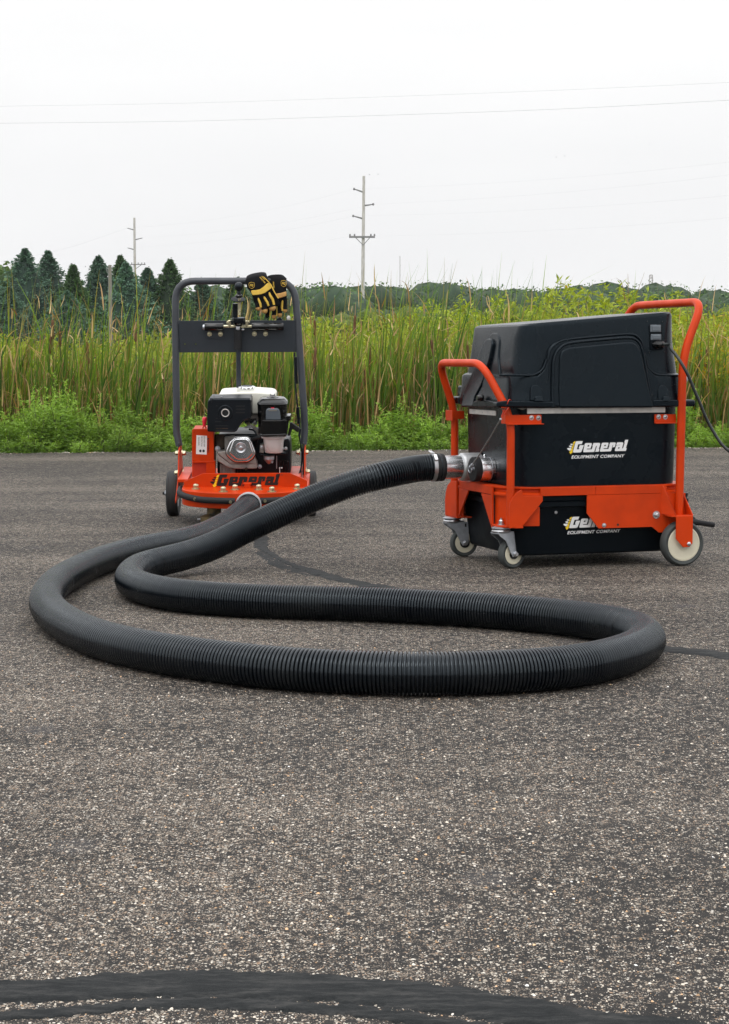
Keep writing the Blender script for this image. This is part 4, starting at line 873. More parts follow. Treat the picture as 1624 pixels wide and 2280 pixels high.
zl = mk(1640, 1500, 7.38); pa, pb = K.at(zl(80, 260), 1, -.006), K.at(zl(1322, 400), 1, -.006); pc = K.at(zl(220, 105), 1, -.006); pd = K.at(zl(220, 352), 1, -.006)
kx2 = (pb[0] - pa[0]) / (1418 - 165) * 1.005; kz2 = (pc[2] - pd[2]) / (414 - 168); ox2 = pa[0] - 165 * kx2; oz2 = pc[2] + 168 * kz2
maker_logo(cart, lambda x, y, l_: np.array([ox2 + x * kx2, bin_y(oz2 - y * kz2) - l_ - .0006, oz2 - y * kz2 + (x - 165) * .0]), M['white'], M['white'])
# bin pull lever at the rear right
e0 = [K.at(k3(*p), 1, .12) for p in ((900, 740), (960, 760), (1060, 790), (1160, 800), (1280, 820), (1385, 835))]
MB().box(.60, e0[0][0] + .006, .108, .132, e0[0][2] - .012, e0[0][2] + .012).build('lever_hinge', M['bin'], cart, bevel=.004)
MB().tube(e0, [.011, .013, .013, .0095, .0095, .009], 14).build('pull_lever', M['foam'], cart, angle=50)
MB().tube([K.at(k3(940, 700), 1, .12), K.at(k3(1060, 730), 1, .12), K.at(k3(1110, 790), 1, .12)], [.006, .007, .006], 10).build('lever_guard', M['foam'], cart, angle=50)
# rear outlet spout behind the band
MB().box(.62, .655, .30, .36, .19, .243).build('rear_spout', M['bin'], cart, bevel=.004)

# lid: moulded cover with a sloping top
def lid(z, i, f=0): return ring(.0 + i, .632 - i * .9, -.026 + i * .62, .505 - i * .62, .075, z, 8)
def lidtop(i, dz):
    out = []
    for x, y in rrect(.0 + i, .632 - i * .9, -.026 + i * .62, .505 - i * .62, .055, 8):
        out.append(np.array([x, y, .8045 + .083 * (x - .03) + .0 * y + dz]))
    return out
zs_ = K.at(k0a(480, 516), 1, -.03)[2]
ls = [lid(.5335, -.006), lid(.5355, -.010), lid(.556, -.012), lid(.5605, -.0115), lid(.564, -.0105), lid(.60, -.0045), lid(zs_ - .010, -.003), lid(zs_ - .003, .0), lid(zs_ + .001, .007), lid(zs_ + .004, .0145), lid(.70, .022), lid(.76, .030)]
body = loft(ls + [lidtop(.038, -.012), lidtop(.0405, -.004), lidtop(.047, .0015), lidtop(.06, .003)])
lidp = body.build('lid', M['black_plastic'], cart, angle=30)
LY = lambda z: -.026 + .62 * float(np.interp(z, [.535, .56, .566, .60, .70, .76, .83], [0, 0, .006, .012, .022, .030, .038]))
def lq(*p): return K.at(k0a(*p), 1, -.018)
def pad(polypx, out, name, bev, rd, depth=.02, n=5):
    """raised moulding on the long side: an outline on the face, standing `out` proud"""
    pts = roundpoly([lq(*p) for p in polypx], rd, n); pts = [np.array([p[0], LY(p[2]) - out, p[2]]) for p in pts]
    mb = MB(); n_ = len(pts); nrm = sum(np.cross(pts[i] - pts[0], pts[(i + 1) % n_] - pts[0]) for i in range(n_))
    if nrm[1] > 0: pts = pts[::-1]
    v = pts + [p + [0, depth, 0] for p in pts]
    mb.add(v, [tuple(range(n_))] + [(i, i + n_, (i + 1) % n_ + n_, (i + 1) % n_) for i in range(n_)]); return mb.build(name, M['black_plastic'], lidp, bevel=bev, seg=4, angle=40)
pad([(560, 652), (560, 540), (585, 512), (612, 490), (632, 440), (640, 380), (670, 342), (730, 326), (1060, 298), (1110, 300), (1145, 335), (1160, 400), (1178, 470), (1210, 510), (1240, 530), (1240, 668), (560, 668)], .0115, 'raised_shelf', .0065, [0, .0, .02, .03, .02, .02, .02, .02, .02, .02, .02, .02, .02, .02, .02, .0, 0, 0], .03)
pad([(652, 690), (654, 600), (664, 440), (680, 392), (720, 352), (800, 338), (1050, 316), (1105, 318), (1138, 352), (1152, 420), (1188, 690)], .019, 'raised_arch', .0070, [0, 0, .02, .02, .02, .02, .02, .02, .02, .02, 0], .03)
pad([(682, 692), (684, 600), (692, 420), (704, 385), (740, 366), (1060, 336), (1100, 338), (1124, 365), (1140, 420), (1190, 692)], .026, 'raised_panel', .0065, [0, 0, .01, .01, .015, .01, .015, .01, .01, 0], .035)
def bead(polypx, out, r, name='lid_bead', n=5):
    pts = fillet([lq(*p) for p in polypx], .02, n); MB().tube([np.array([p[0], LY(p[2]) - out, p[2]]) for p in pts], r, 10).build(name, M['black_plastic'], lidp, angle=70)
bead([(650, 688), (653, 600), (663, 440), (679, 392), (720, 351), (800, 337), (1050, 315), (1106, 317), (1139, 352), (1153, 420), (1189, 688)], .0165, .0052)
bead([(628, 660), (630, 600), (640, 420), (655, 372), (705, 332), (800, 318), (1060, 295), (1118, 297), (1152, 335), (1166, 420), (1182, 480)], .0085, .0045)
bead([(372, 517), (560, 519), (610, 490), (632, 430)], .0085, .0040); bead([(1172, 470), (1215, 515), (1340, 520)], .0085, .0040)
for q0 in ((532, 600), (1222, 1288)):
    xa, xb = q0; pad([(xa, 655), (xa + 4, 590), (xa + 16, 570), (xb - 18, 570), (xb - 4, 588), (xb + 2, 655)], .0165, 'latch_recess', .003, [0, .01, .01, .01, .01, 0], .02)
    pad([(xa + 18, 660), (xa + 20, 640), (xa + 30, 628), (xb - 14, 628), (xb - 4, 640), (xb, 660)], .024, 'latch_knob', .004, [0, .006, .006, .006, .006, 0], .03)
pad([(345, 688), (345, 662), (400, 655), (640, 660), (664, 664), (664, 690)], .020, 'skirt_ledge', .004, [0, .006, .006, .006, .004, 0], .03)
pad([(1190, 686), (1190, 650), (1330, 650), (1340, 686)], .022, 'skirt_ledge', .004, [0, .006, .006, 0], .03)
for q in ((623, 625), (1194, 624)):
    p = lq(*q); MB().sphere((p[0], LY(p[2]) - .0115, p[2]), .003, 10).build('lid_screw', M['gloss_black'], lidp)
# corner and end mouldings
MB().box(.60, .668, -.010, .03, .5335, .556).build('end_lug', M['black_plastic'], lidp, bevel=.008, seg=4)
MB().lathe([(.006, -.05), (.011, 0), (.012, .012), (.008, .019)], (.650, .045, .618), (.35, -.2, 1), 16).build('catch_knob', M['dull_steel'], lidp, angle=50)
MB().box(-.012, .03, .455, .53, .536, .562).box(.0, .03, .455, .50, .562, .60).build('end_lug', M['black_plastic'], lidp, bevel=.007, seg=3)
def sq(*p): return K.at(k0a(*p), 0, .004)
def xpad(polypx, x0, depth, name, bev, rd):
    pts = roundpoly([sq(*p) for p in polypx], rd, 5); pts = [np.array([x0 + .0 * p[2], p[1], p[2]]) for p in pts]
    pts = [np.array([x0 + .16 * max(0, p[2] - .56) ** 1.0, p[1], p[2]]) for p in pts]
    return MB().prism(pts, (depth, 0, 0)).build(name, M['black_plastic'], lidp, bevel=bev, seg=4, angle=40)
xpad([(196, 690), (205, 610), (232, 520), (258, 400), (275, 335), (292, 316), (312, 320), (322, 345), (318, 440), (300, 560), (270, 640), (262, 690)], -.016, .05, 'corner_rib', .006, [0, .01, .02, .02, .01, .01, .01, .01, .02, .02, .01, 0])
xpad([(230, 690), (240, 560), (268, 400), (282, 305), (300, 285), (325, 288), (345, 315), (350, 420), (372, 520), (385, 690)], -.006, .05, 'corner_rib', .006, [0, .02, .02, .02, .01, .01, .02, .02, .02, 0])
xpad([(194, 612), (196, 520), (210, 508), (226, 512), (226, 612)], .004, .04, 'corner_rib', .005, [0, .008, .008, 0, 0])
p = sq(322, 640); mb = MB().lathe([(.011, 0), (.012, .012), (.008, .022)], (-.018, p[1], p[2]), (-1, 0, 0), 14); mb.build('clip_knob', M['gloss_black'], lidp, angle=40)
xpad([(265, 690), (265, 660), (300, 648), (352, 655), (380, 662), (380, 692)], -.018, .05, 'skirt_ledge', .004, [0, .006, .006, .006, .006, 0])
# switch panel, glands and cord entry
pz = [K.at(k4(*p), 1, -.006) for p in ((385, 580), (578, 580), (590, 980), (388, 980))]
cpl = roundpoly([(p[0], 0, p[2]) for p in pz], .006, 4)
MB().prism([(p[0], LY(p[2]) - .0035, p[2]) for p in cpl], (0, .012, 0)).build('switch_panel', M['bin'], lidp, bevel=.001)
for (x0, y0, x1, y1) in ((395, 590, 560, 705), (400, 735, 560, 830)):
    a, b = K.at(k4(x0, y0), 1, -.008), K.at(k4(x1, y1), 1, -.008); y_ = LY(a[2]) - .0035
    bz = MB(); bz.add([], []); MB().box(a[0], b[0], y_ - .005, y_, b[2], a[2]).build('switch_cover', M['lens'], lidp, bevel=.003, seg=3)
    MB().box(a[0] + .006, b[0] - .004, y_ - .0068, y_ - .004, b[2] + .004, a[2] - .004).build('rocker_switch', M['lens'], lidp, bevel=.0015)
for q in ((362, 540), (596, 540), (378, 1020), (610, 1010)):
    p = K.at(k4(*q), 1, -.008); MB().sphere((p[0], LY(p[2]) - .0005, p[2]), .0022, 8).build('panel_screw', M['black_print'], lidp)
gp = K.at(k4(480, 900), 1, -.01); gd = unit((.55, -.83, .04)); g0 = np.array([gp[0], LY(gp[2]) - .002, gp[2]])
MB().lathe([(.0135, -.004), (.0135, .008), (.0118, .009), (.0118, .014)], g0, gd, 20).lathe([(.0132, .014), (.0132, .024), (.0105, .029), (.0065, .031)], g0, gd, 8).build('cord_gland', M['gloss_black'], lidp, angle=30)
GLAND = K.o + K.M @ (g0 + gd * .030)
# hose ports
SX = .0125
pbig = K.at(k1(575, 212), 0, SX); psm = K.at(k1(728, 242), 0, SX)
PBIG = pbig
MB().lathe([(.0485, 0), (.0485, .058), (.0475, .066), (.044, .070), (.0405, .071)], pbig - [.004, 0, 0] * np.array(1), (-1, 0, 0), 48).build('port_collar', M['alu_matt'], cart, angle=35)
MB().lathe([(.0400, .02), (.0400, .185)], pbig, (-1, 0, 0), 48).build('port_tube', M['alu'], cart, angle=35)
MB().lathe([(.0400, 0), (.0400, .052), (.0385, .055)], psm, (-1, 0, 0), 40).build('side_port', M['alu'], cart, angle=35)
MB().lathe([(.0402, .010), (.0407, .011), (.0407, .0125), (.0402, .0135)], psm, (-1, 0, 0), 40, False).build('port_groove', M['dull_steel'], cart)
MB().lathe([(.0405, .048), (.0415, .049), (.0415, .069), (.0400, .071)], psm, (-1, 0, 0), 40).build('port_cap', M['foam'], cart, angle=35)
p = K.at(k1(622, 75), 0, -.02); MB().sphere((-.012, psm[1] + .006, psm[2] + .044), .0055, 12, (.8, .8, 1.1)).build('grease_nipple', M['chrome'], cart)
ey = K.at(k1(495, 240), 0, SX - .071)
MB().lathe([(.006, 0), (.006, .008)], ey, (-1, 0, 0), 10).build('eye_bolt', M['dull_steel'], cart)
ri = [ey + np.array([-.010, .0 + .014 * math.cos(t) + .012, -.003 + .011 * math.sin(t)]) for t in np.linspace(0, 6.283, 17)]
MB().tube(ri, .0022, 6, caps=False).build('snap_ring', M['dull_steel'], cart, angle=60)
# tether
tl = K.at(k2(850, 930), 1, -.030); e1 = ey + [-.012, .004, .004]
cb = [e1 * (1 - t) + tl * t + np.array([0, 0, -.006 * math.sin(math.pi * t)]) for t in np.linspace(0, 1, 14)]
MB().tube(cb, .0024, 6).build('tether_cable', M['cable'], cart, angle=60)
MB().tube([cb[0], cb[1]], .0055, 8).tube([cb[-1], cb[-1] * .7 + K.at(k2(825, 985), 1, -.030) * .3], .0045, 8).build('cable_ferrule', M['dull_steel'], cart)
lp = [K.at(k2(*q), 1, y_) for q, y_ in (((855, 905), -.030), ((885, 830), -.034), ((925, 760), -.042), ((950, 690), -.050), ((972, 680), -.030), ((985, 700), -.012), ((975, 740), -.024), ((940, 800), -.044), ((900, 860), -.038), ((860, 905), -.030))]
MB().tube(spline(lp, 5), .0016, 6).build('tether_loop', M['red_loop'], cart, angle=60)

# ------------------------------------------------------------------ surface grinder
PHI = math.radians(7.0); c0_ = (G(387, 1147) + G(693, 1147)) / 2
Q = Frame((c0_[0], c0_[1], 0), (1, 0, 0), (0, math.cos(PHI), math.sin(PHI)), (0, -math.sin(PHI), math.cos(PHI)))
grd = empty('surface_grinder', Q.matrix())
tag(grd, 'orange walk behind surface grinder with black engine and grey handle frame', 'grinder')
A = lambda q, y: Q.at(q, 1, y)
def poly(conv, pts, y): return [A(conv(*p), y) for p in pts]
def gprism(conv, pts, y, depth, name, mat, bev=.001, rd=0, parent=grd, seg=2, n=4):
    pp = poly(conv, pts, y)
    if rd is not 0 and rd: pp = roundpoly(pp, rd, n)
    return MB().prism(pp, (0, depth, 0)).build(name, M[mat], parent, bevel=bev, seg=seg, angle=40)
px2m = lambda conv, y, n: np.linalg.norm(A(conv(n, 0), y) - A(conv(0, 0), y))
# deck
yF = -.50
dl, dr = A(z2(242, 1160), -.36), A(z2(1438, 1140), -.36); zt_ = A(z2(820, 1189), yF)[2]; zb_ = A(z2(700, 1338), yF)[2]
cx = (dl[0] + dr[0]) / 2; hw = (dr[0] - dl[0]) / 2
arc_ = [(cx - hw, .02)] + [(cx - hw * math.cos(t), -.365 - .135 * math.sin(t) ** .8) for t in np.linspace(0, math.pi, 33)] + [(cx + hw, .02)]
MB().prism([(x, y, zb_) for x, y in arc_], (0, 0, zt_ - zb_)).build('deck', M['orange'], grd, bevel=.003, seg=2, angle=50)
# name plate
gprism(z2, [(258, 1135), (258, 1075), (443, 998), (1265, 993), (1430, 1065), (1432, 1125)], -.355, .006, 'name_plate', 'orange', .0008)
MB().prism([(cx - hw + .01, -.352, zt_), (cx + hw - .01, -.352, zt_), (cx + hw - .01, -.33, zt_), (cx - hw + .01, -.33, zt_)], (0, 0, .004)).build('plate_foot', M['orange'], grd)
zc = mk(600, 1370, 6.246)
l0, l1 = A(zc(95, 265), -.3555), A(zc(1385, 265), -.3555); lt, lb = A(zc(400, 128), -.3555), A(zc(400, 336), -.3555)
kx3 = (l1[0] - l0[0]) / (1490 - 165); kz3 = (lt[2] - lb[2]) / (414 - 168); ox3 = l0[0] - 165 * kx3; oz3 = lt[2] + 168 * kz3
maker_logo(grd, lambda x, y, l_: np.array([ox3 + x * kx3, -.3555 - l_, oz3 - y * kz3]), M['black_print'], M['black_print'], words=False)
p = A(zc(1415, 133), -.3555)
MB().lathe([(.0048, 0), (.0048, .0004)], p, (0, -1, 0), 16).build('registered_mark', M['black_print'], grd); MB().lathe([(.0040, 0), (.0040, .0008)], p, (0, -1, 0), 16).build('registered_mark', M['orange'], grd)
lettering('R', 'registered_mark', M['black_print'], grd, p + np.array([-.0018, -.0009, -.0024]), (1, 0, 0), (0, 0, 1), .0036, .0048, bold=.02)
gprism(z2, [(818, 1160), (835, 1105), (820, 1103), (820, 1092), (900, 1092), (900, 1103), (886, 1105), (905, 1160)], -.385, .030, 'lift_tab', 'orange', .002)
for q, y_ in (((373, 1152), -.40), ((633, 1170), -.462), ((745, 1150), -.415), ((970, 1148), -.415), ((1095, 1166), -.462), ((1335, 1142), -.40)):
    p = A(z2(*q), y_); p[2] = zt_; hexbolt(p, (0, 0, 1), .0125, .020, 'brass', 'deck_nut', grd)
# foam bumpers
def deck_pt(xx, off=.008): 
    c = np.clip((xx - cx) / hw, -1, 1); t = math.acos(-c); return np.array([xx, -.365 - .135 * math.sin(t) ** .8 - off])
zbm = A(z2(480, 1257), -.5)[2]
def bump(xs_, n0):
    pts = [np.array([*deck_pt(x), zbm]) for x in xs_]; return pts
bl_ = bump(np.linspace(cx - hw * .995, A(z2(745, 1260), -.50)[0], 22), 0); bl_ = [bl_[0] + [-.012, .10, .012], bl_[0] + [-.012, .03, .010]] + [b + [-.006 if i == 0 else 0, 0, .008 * (1 - min(i / 8, 1))] for i, b in enumerate(bl_)]
MB().tube(bl_, .0135, 12).build('foam_bumper', M['foam'], grd, angle=50)
br_ = bump(np.linspace(A(z2(985, 1260), -.50)[0], cx + hw * .99, 20), 0); MB().tube(br_ + [br_[-1] + [.012, .08, .01]], .0135, 12).build('foam_bumper', M['foam'], grd, angle=50)
for q in ((355, 1253), (702, 1266), (1030, 1258)):
    p = A(z2(*q), -.512); d2 = deck_pt(p[0], .0205); MB().lathe([(.0065, 0), (.0065, .003), (.0035, .0032), (.0033, .0015)], (p[0], d2[1], p[2]), (0, -1, 0), 16).build('bumper_bolt', M['brass'], grd, angle=30)
# outlet collar
po = A(z2(873, 1300), -.51); OUT = Q.o + Q.M @ np.array(po)
MB().lathe([(.053, -.02), (.055, .012), (.0525, .020), (.049, .020), (.048, -.01)], (po[0], -.508, po[2]), (0, -1, .05), 40, False).build('outlet_collar', pmat('collar_grey', (.42, .42, .44), .5), grd, angle=40)
# side brackets with bolts
for side, qs in ((-1, ((224, 725), (238, 735), (240, 1000), (240, 1180), (224, 1180))), (1, ((1380, 715), (1402, 725), (1412, 800), (1418, 1060), (1400, 1060)))):
    x = A(z2(231 if side < 0 else 1408, 950), -.10)[0]; za, zb2 = A(z2(230, 722), -.10)[2], A(z2(230, 1180), -.10)[2]
    MB().prism(roundpoly([(x, -.05, za), (x, -.16, za - .01), (x, -.22, .20), (x, -.34, .135), (x, -.34, zb2), (x, .03, zb2), (x, .03, .14), (x, -.02, .22)], .02, 4), (.0045 * side, 0, 0)).build('side_bracket', M['orange'], grd, bevel=.001)
MB().box(cx - hw + .02, cx + hw - .02, -.33, .02, zt_, zt_ + .012).build('rear_deck_plate', M['orange'], grd, bevel=.002)
MB().box(A(z2(240, 1000), -.12)[0], A(z2(338, 1000), -.12)[0], -.32, -.02, zt_ + .012, A(z2(300, 984), -.15)[2]).build('deck_box', M['orange'], grd, bevel=.003)
MB().box(A(z2(1262, 1000), -.12)[0], A(z2(1380, 1000), -.12)[0], -.30, -.02, zt_ + .012, A(z2(1300, 978), -.15)[2]).build('deck_box', M['orange'], grd, bevel=.003)
for q, ax_ in (((240, 803), 1), ((250, 992), 1), ((210, 803), -1), ((205, 990), -1), ((1362, 795), -1), ((1408, 795), 1), ((1420, 978), 1)):
    p = A(z2(*q), -.12); hexbolt(p, (ax_, 0, 0), .0105, .016, 'brass', 'bracket_bolt', grd)
# wheels with axle
def gwheel(x):
    r_ = empty('wheel', None, grd); r_.location = (x, -.0, .1); r = .1; W = .026
    MB().lathe([(r * .6, -W * .7), (r * .88, -W), (r * .96, -W * .92), (r, -W * .6), (r * .99, -W * .5), (r, -W * .4), (r, W * .4), (r * .99, W * .5), (r, W * .6), (r * .96, W * .92), (r * .88, W), (r * .6, W * .7)], (0, 0, 0), (1, 0, 0), 56, False).build('tyre', M['tyre_black'], r_, angle=40)
    MB().lathe([(r * .605, -W * .75), (r * .5, -W * .4), (r * .3, -W * .4), (r * .28, -W * .9), (.012, -W), (.012, W), (r * .28, W * .9), (r * .3, W * .4), (r * .5, W * .4), (r * .605, W * .75)], (0, 0, 0), (1, 0, 0), 32).build('rim', M['dull_steel'], r_, angle=40)
    return r_
wl = A(z2(159, 1190), 0)[0]; wr = A(z2(1462, 1190), 0)[0]
gwheel(wl); gwheel(wr)
MB().cyl((wl - .03, 0, .1), (wr + .03, 0, .1), .009, n=14).build('axle', M['dull_steel'], grd)
hexbolt((wl - .026, 0, .1), (-1, 0, 0), .014, .012, 'dull_steel', 'axle_nut', grd); MB().cyl((wl - .036, 0, .1), (wl - .048, 0, .1), .008, .007, 12).build('axle_end', M['black_print'], grd)
# grinding discs under the deck
for q, mt in (((545, 1395), 'disc'), ((1220, 1480), 'foam')):
    p = A(z2(*q), -.42 if q[0] < 1000 else -.30); wz = np.array(p); 
    MB().lathe([(.045, 0), (.060, .010), (.060, .03), (.03, .04), (.03, .085)], (p[0], p[1], PHI * abs(p[1]) + .001), (0, .12, 1), 24).build('grinding_disc', M[mt], grd, angle=30)
    if q[0] < 1000: MB().lathe([(.004, 0), (.004, .012)], (p[0] - .057, p[1] - .02, .075), (-1, -.4, 0), 8).build('disc_bolt', M['steel'], grd)
# handle frame: bent tube with flattened feet
yh = lambda z: -.12 + .10 * z
def H(conv, x, y, yl): return A(conv(x, y), yl)
hp = [H(z2, 214, 735, -.105), H(z2, 186, 600, -.09), H(z1, 243, 1300, -.08), H(z1, 238, 1000, -.06), H(z1, 233, 520, -.03), H(z1, 235, 136, 0.0),
      H(z1, 1318, 136, 0.0), H(z1, 1352, 520, -.03), H(z1, 1386, 1000, -.06), H(z1, 1408, 1300, -.08), H(z2, 1408, 600, -.09), H(z2, 1395, 720, -.105)]
MB().tube(fillet(hp, [.03, .04, .05, .05, .085, .085, .05, .05, .04, .03], 7), .0155, 18).build('handle_frame', M['grey_tube'], grd, angle=60)
for (xa, ya), (xb, yb) in (((212, 700), (212, 1045)), ((1396, 700), (1398, 1045))):
    p, q = H(z2, xa, ya, -.105), H(z2, xb, yb, -.115); MB().obox((p + q) / 2, (.004, 0, 0), (0, .022, 0), (q - p) / 2).build('handle_foot', M['grey_tube'], grd, bevel=.002)
# cross panel
yP = -.045
gprism(z1, [(262, 500), (1328, 495), (1345, 785), (268, 790)], yP, .005, 'cross_panel', 'grey_plate', .001)
for (xa, xb) in ((246, 268), (1326, 1352)):
    pp = poly(z1, [(xa, 540), (xb, 515), (xb + 4, 790), (xa + 8, 790), (xa - 2, 700), (xa - 4, 600)], yP + .004); MB().prism(pp, (0, .022, 0)).build('panel_flange', M['grey_plate'], grd, bevel=.003)
for q in ((318, 712), (418, 712)):
    p = A(z1(*q), yP - .0004); MB().lathe([(.0055, 0), (.0055, .0006)], p, (0, -1, 0), 14).build('panel_hole', M['black_print'], grd); MB().lathe([(.0035, 0), (.0035, .0010)], p + [.0008, 0, 0], (0, -1, 0), 12).build('panel_hole', M['leafy'] if 'leafy' in M else M['stem'], grd)
for tq in ([(520, 595), (671, 595), (671, 663), (520, 662)], [(932, 595), (1082, 595), (1082, 657), (932, 658)]):
    gprism(z1, tq, yP - .004, .0045, 'hinge_tab', 'grey_plate', .0006)
for q in ((545, 621), (645, 621), (956, 619), (1057, 619)): hexbolt(A(z1(*q), yP - .004), (0, -1, 0), .0068, .006, 'brass', 'panel_bolt', grd)
rod = lambda xa, xb, y, r, name, mat, yl=-.066: MB().lathe([(r * .9, 0), (r, .003), (r, np.linalg.norm(A(z1(xb, y), yl) - A(z1(xa, y), yl)) - .003), (r * .9, np.linalg.norm(A(z1(xb, y), yl) - A(z1(xa, y), yl)))], A(z1(xa, y), yl), (1, 0, 0), 24).build(name, M[mat], grd, angle=40)
rod(500, 673, 556, .0165, 'hinge_sleeve', 'gloss_black'); rod(932, 1085, 554, .0165, 'hinge_sleeve', 'gloss_black'); rod(1085, 1223, 553, .0160, 'hinge_sleeve', 'gloss_black')
rod(660, 945, 550, .0060, 'throttle_rod', 'brass'); rod(484, 514, 558, .0120, 'end_nut', 'dull_steel')
# lift column with knob
yC = -.075
def G3(x, y, yl=yC): return A(z1(x, y), yl)
MB().sphere(G3(813, 187), .0198, 24).build('ball_knob', M['engine_black'], grd, angle=60)
MB().lathe([(.0085, 0), (.0085, .012), (.006, .020)], G3(815, 265), (0, 0, 1), 18).build('knob_neck', M['engine_black'], grd)
MB().lathe([(.0075, 0), (.0135, .004), (.0150, .010), (.0120, .016), (.008, .018)], G3(813, 292), (0, 0, 1), 20).build('knob_collar', M['gloss_black'], grd, angle=40)
MB().lathe([(.0305, 0), (.0305, .0018)], G3(806, 303, yC + .012), (.06, -.32, 1), 28).build('stop_washer', M['engine_black'], grd)
MB().lathe([(.0115, 0), (.0115, .075)], G3(780, 500, yC + .02), (0, 0, 1), 14).build('lift_guide', M['engine_black'], grd, angle=50)
MB().cyl(G3(818, 450), G3(818, 296), .0060, n=12).build('threaded_rod', M['brass'], grd)
for k_ in range(14):
    p = G3(818, 300 + k_ * 11); MB().lathe([(.0060, 0), (.0066, .0008), (.0060, .0016)], p, (0, .0, 1), 12, False).build('thread', M['brass'], grd)
MB().lathe([(.0285, 0), (.0290, .002), (.0290, .018), (.0275, .020)], G3(813, 512), (0, 0, 1), 8).build('adjusting_nut', M['engine_black'], grd, angle=20)
MB().lathe([(.016, 0), (.019, .008), (.0255, .013)], G3(810, 545), (0, 0, 1), 20).build('nut_skirt', M['gloss_black'], grd, angle=40)
for q in ([(705, 502), (720, 495), (738, 495), (745, 560), (728, 560), (706, 525)], [(870, 498), (905, 498), (905, 520), (888, 545), (872, 560)]):
    gprism(z1, q, yC - .004, .014, 'yoke', 'brass', .003)
for q in ((712, 513), (900, 508)): hexbolt(G3(*q, yC - .006), (0, -1, 0), .0048, .005, 'brass', 'yoke_bolt', grd)
MB().lathe([(.0085, 0), (.0105, .003), (.0105, .013), (.009, .018)], G3(806, 585), (0, 0, 1), 18).build('hose_clip', M['steel'], grd); hexbolt(G3(846, 580, yC - .004), (1, -.5, 0), .004, .008, 'steel', 'clip_screw', grd)
MB().cyl(G3(812, 1110, -.06), G3(808, 590), .0102, n=18).build('column_tube', M['grey_plate'], grd)
MB().cyl(G3(805, 756, yC), G3(804, 585, yC), .0168, n=20).build('column_grip', M['foam'], grd)
MB().lathe([(.0075, 0), (.0085, .003), (.0085, .012), (.005, .018), (.002, .019)], G3(1268, 493, yP), (0, 0, 1), 16).build('cap_nut', M['strip'], grd, angle=40)
gprism(z1, [(1145, 515), (1160, 478), (1195, 466), (1212, 490), (1212, 515)], yP + .01, .012, 'pivot_lug', 'engine_black', .004)
# cable run on the right leg
cbp = [H(z1, 1322, 790, -.07), H(z1, 1330, 1080, -.085), H(z1, 1350, 1290, -.095), H(z1, 1372, 1480, -.11), H(z2, 1356, 640, -.13), H(z2, 1380, 780, -.14), H(z2, 1378, 900, -.15), H(z2, 1362, 985, -.18), H(z2, 1330, 1018, -.22)]
MB().tube(spline(cbp, 5), .0036, 8).build('throttle_cable', M['engine_black'], grd, angle=60)
for (a_, b_, ya) in (((1330, 830), (1340, 1075), -.078), ((1352, 1290), (1362, 1440), -.10)):
    p, q = H(z1, *a_, ya), H(z1, *b_, ya); MB().tube([p, q], .0072, 12).build('cable_sleeve', M['engine_black'], grd, angle=50)
p, q = H(z2, 1364, 570, -.13), H(z2, 1356, 640, -.135); MB().obox((p + q) / 2, (.005, 0, 0), (0, .005, 0), (q - p) / 2).build('cable_stop', M['engine_black'], grd, bevel=.001)
# orange guard box, label, red kill lever
gb = [(337, 578), (538, 575), (560, 888), (556, 1040), (335, 1040)]
yB = -.25
gprism(z2, [(335, 1035), (337, 600), (345, 578), (535, 576), (541, 700), (546, 882), (546, 1035)], yB + .012, .11, 'belt_guard', 'orange', .003)
gprism(z2, [(334, 885), (335, 590), (345, 574), (541, 574), (545, 882)], yB, .012, 'guard_front', 'orange', .002)
pp = poly(z2, [(334, 886), (558, 878), (558, 894), (334, 894)], yB); MB().prism([p + [0, -.004, 0] for p in pp], (0, .03, 0)).build('guard_lip', M['orange'], grd, bevel=.0008)
gprism(z2, [(346, 893), (468, 893), (468, 1035), (346, 1035)], yB + .010, .0015, 'guard_recess_shade', 'orange_shaded', 0)  # thin darker sheet painting the shade of the recess below the guard front
gprism(z2, [(470, 893), (556, 893), (556, 1035), (470, 1035)], yB - .002, .014, 'guard_side', 'orange', .001)
for q in ((350, 600), (348, 740), (350, 868), (395, 884), (505, 880)):
    p = A(z2(*q), yB); MB().sphere(p, .0045, 8, (1.3, .35, .8)).build('weld_bead', M['orange'], grd)
yl = yB - .0006
gprism(z2, [(377, 634), (478, 640), (475, 819), (373, 813)], yl, .0005, 'safety_label', 'label', 0)
W3 = lambda q: A(zp(*q), yl - .0004)
def sideways(s, q_top, q_bot, h_px, name, mat, bold=.012, shear=0):
    """text running downwards, tops of the letters to the right"""
    a, b = W3(q_top), W3(q_bot); L_ = np.linalg.norm(b - a); hh = px2m(zp, yl, h_px)
    lettering(s, name, mat, grd, a, unit(b - a), (1, 0, 0), L_, hh, bold=bold, lift=.0)
sideways('EYE AND EAR', (418, 430), (425, 785), 52, 'label_text', M['grey_print']); sideways('PROTECTION', (338, 440), (332, 770), 50, 'label_text', M['grey_print']); sideways('REQUIRED', (240, 470), (238, 745), 46, 'label_text', M['grey_print'])
for q, s in (((318, 925), -1), ((418, 925), 1)):
    c = W3(q); r = px2m(zp, yl, 46); pts = [c + np.array([r * math.cos(t), 0, r * 1.02 * math.sin(t)]) for t in np.linspace(0, 6.283, 20, endpoint=False)]
    pts = [p if (p[0] - c[0]) * s > -r * .75 else np.array([c[0] - s * r * .75, p[1], p[2]]) for p in pts]
    MB().add(pts, [tuple(range(len(pts)))]).build('head_symbol', M['grey_plate'], grd, flat=True)
a = W3((548, 560)); sideways('WARNING', (548, 560), (548, 975), 62, 'warning_text', M['black_print'], .02)
tri = [W3(q) for q in ((622, 522), (545, 480), (545, 560))]; MB().add(tri, [(0, 1, 2)]).build('warning_triangle', M['black_print'], grd, flat=True)
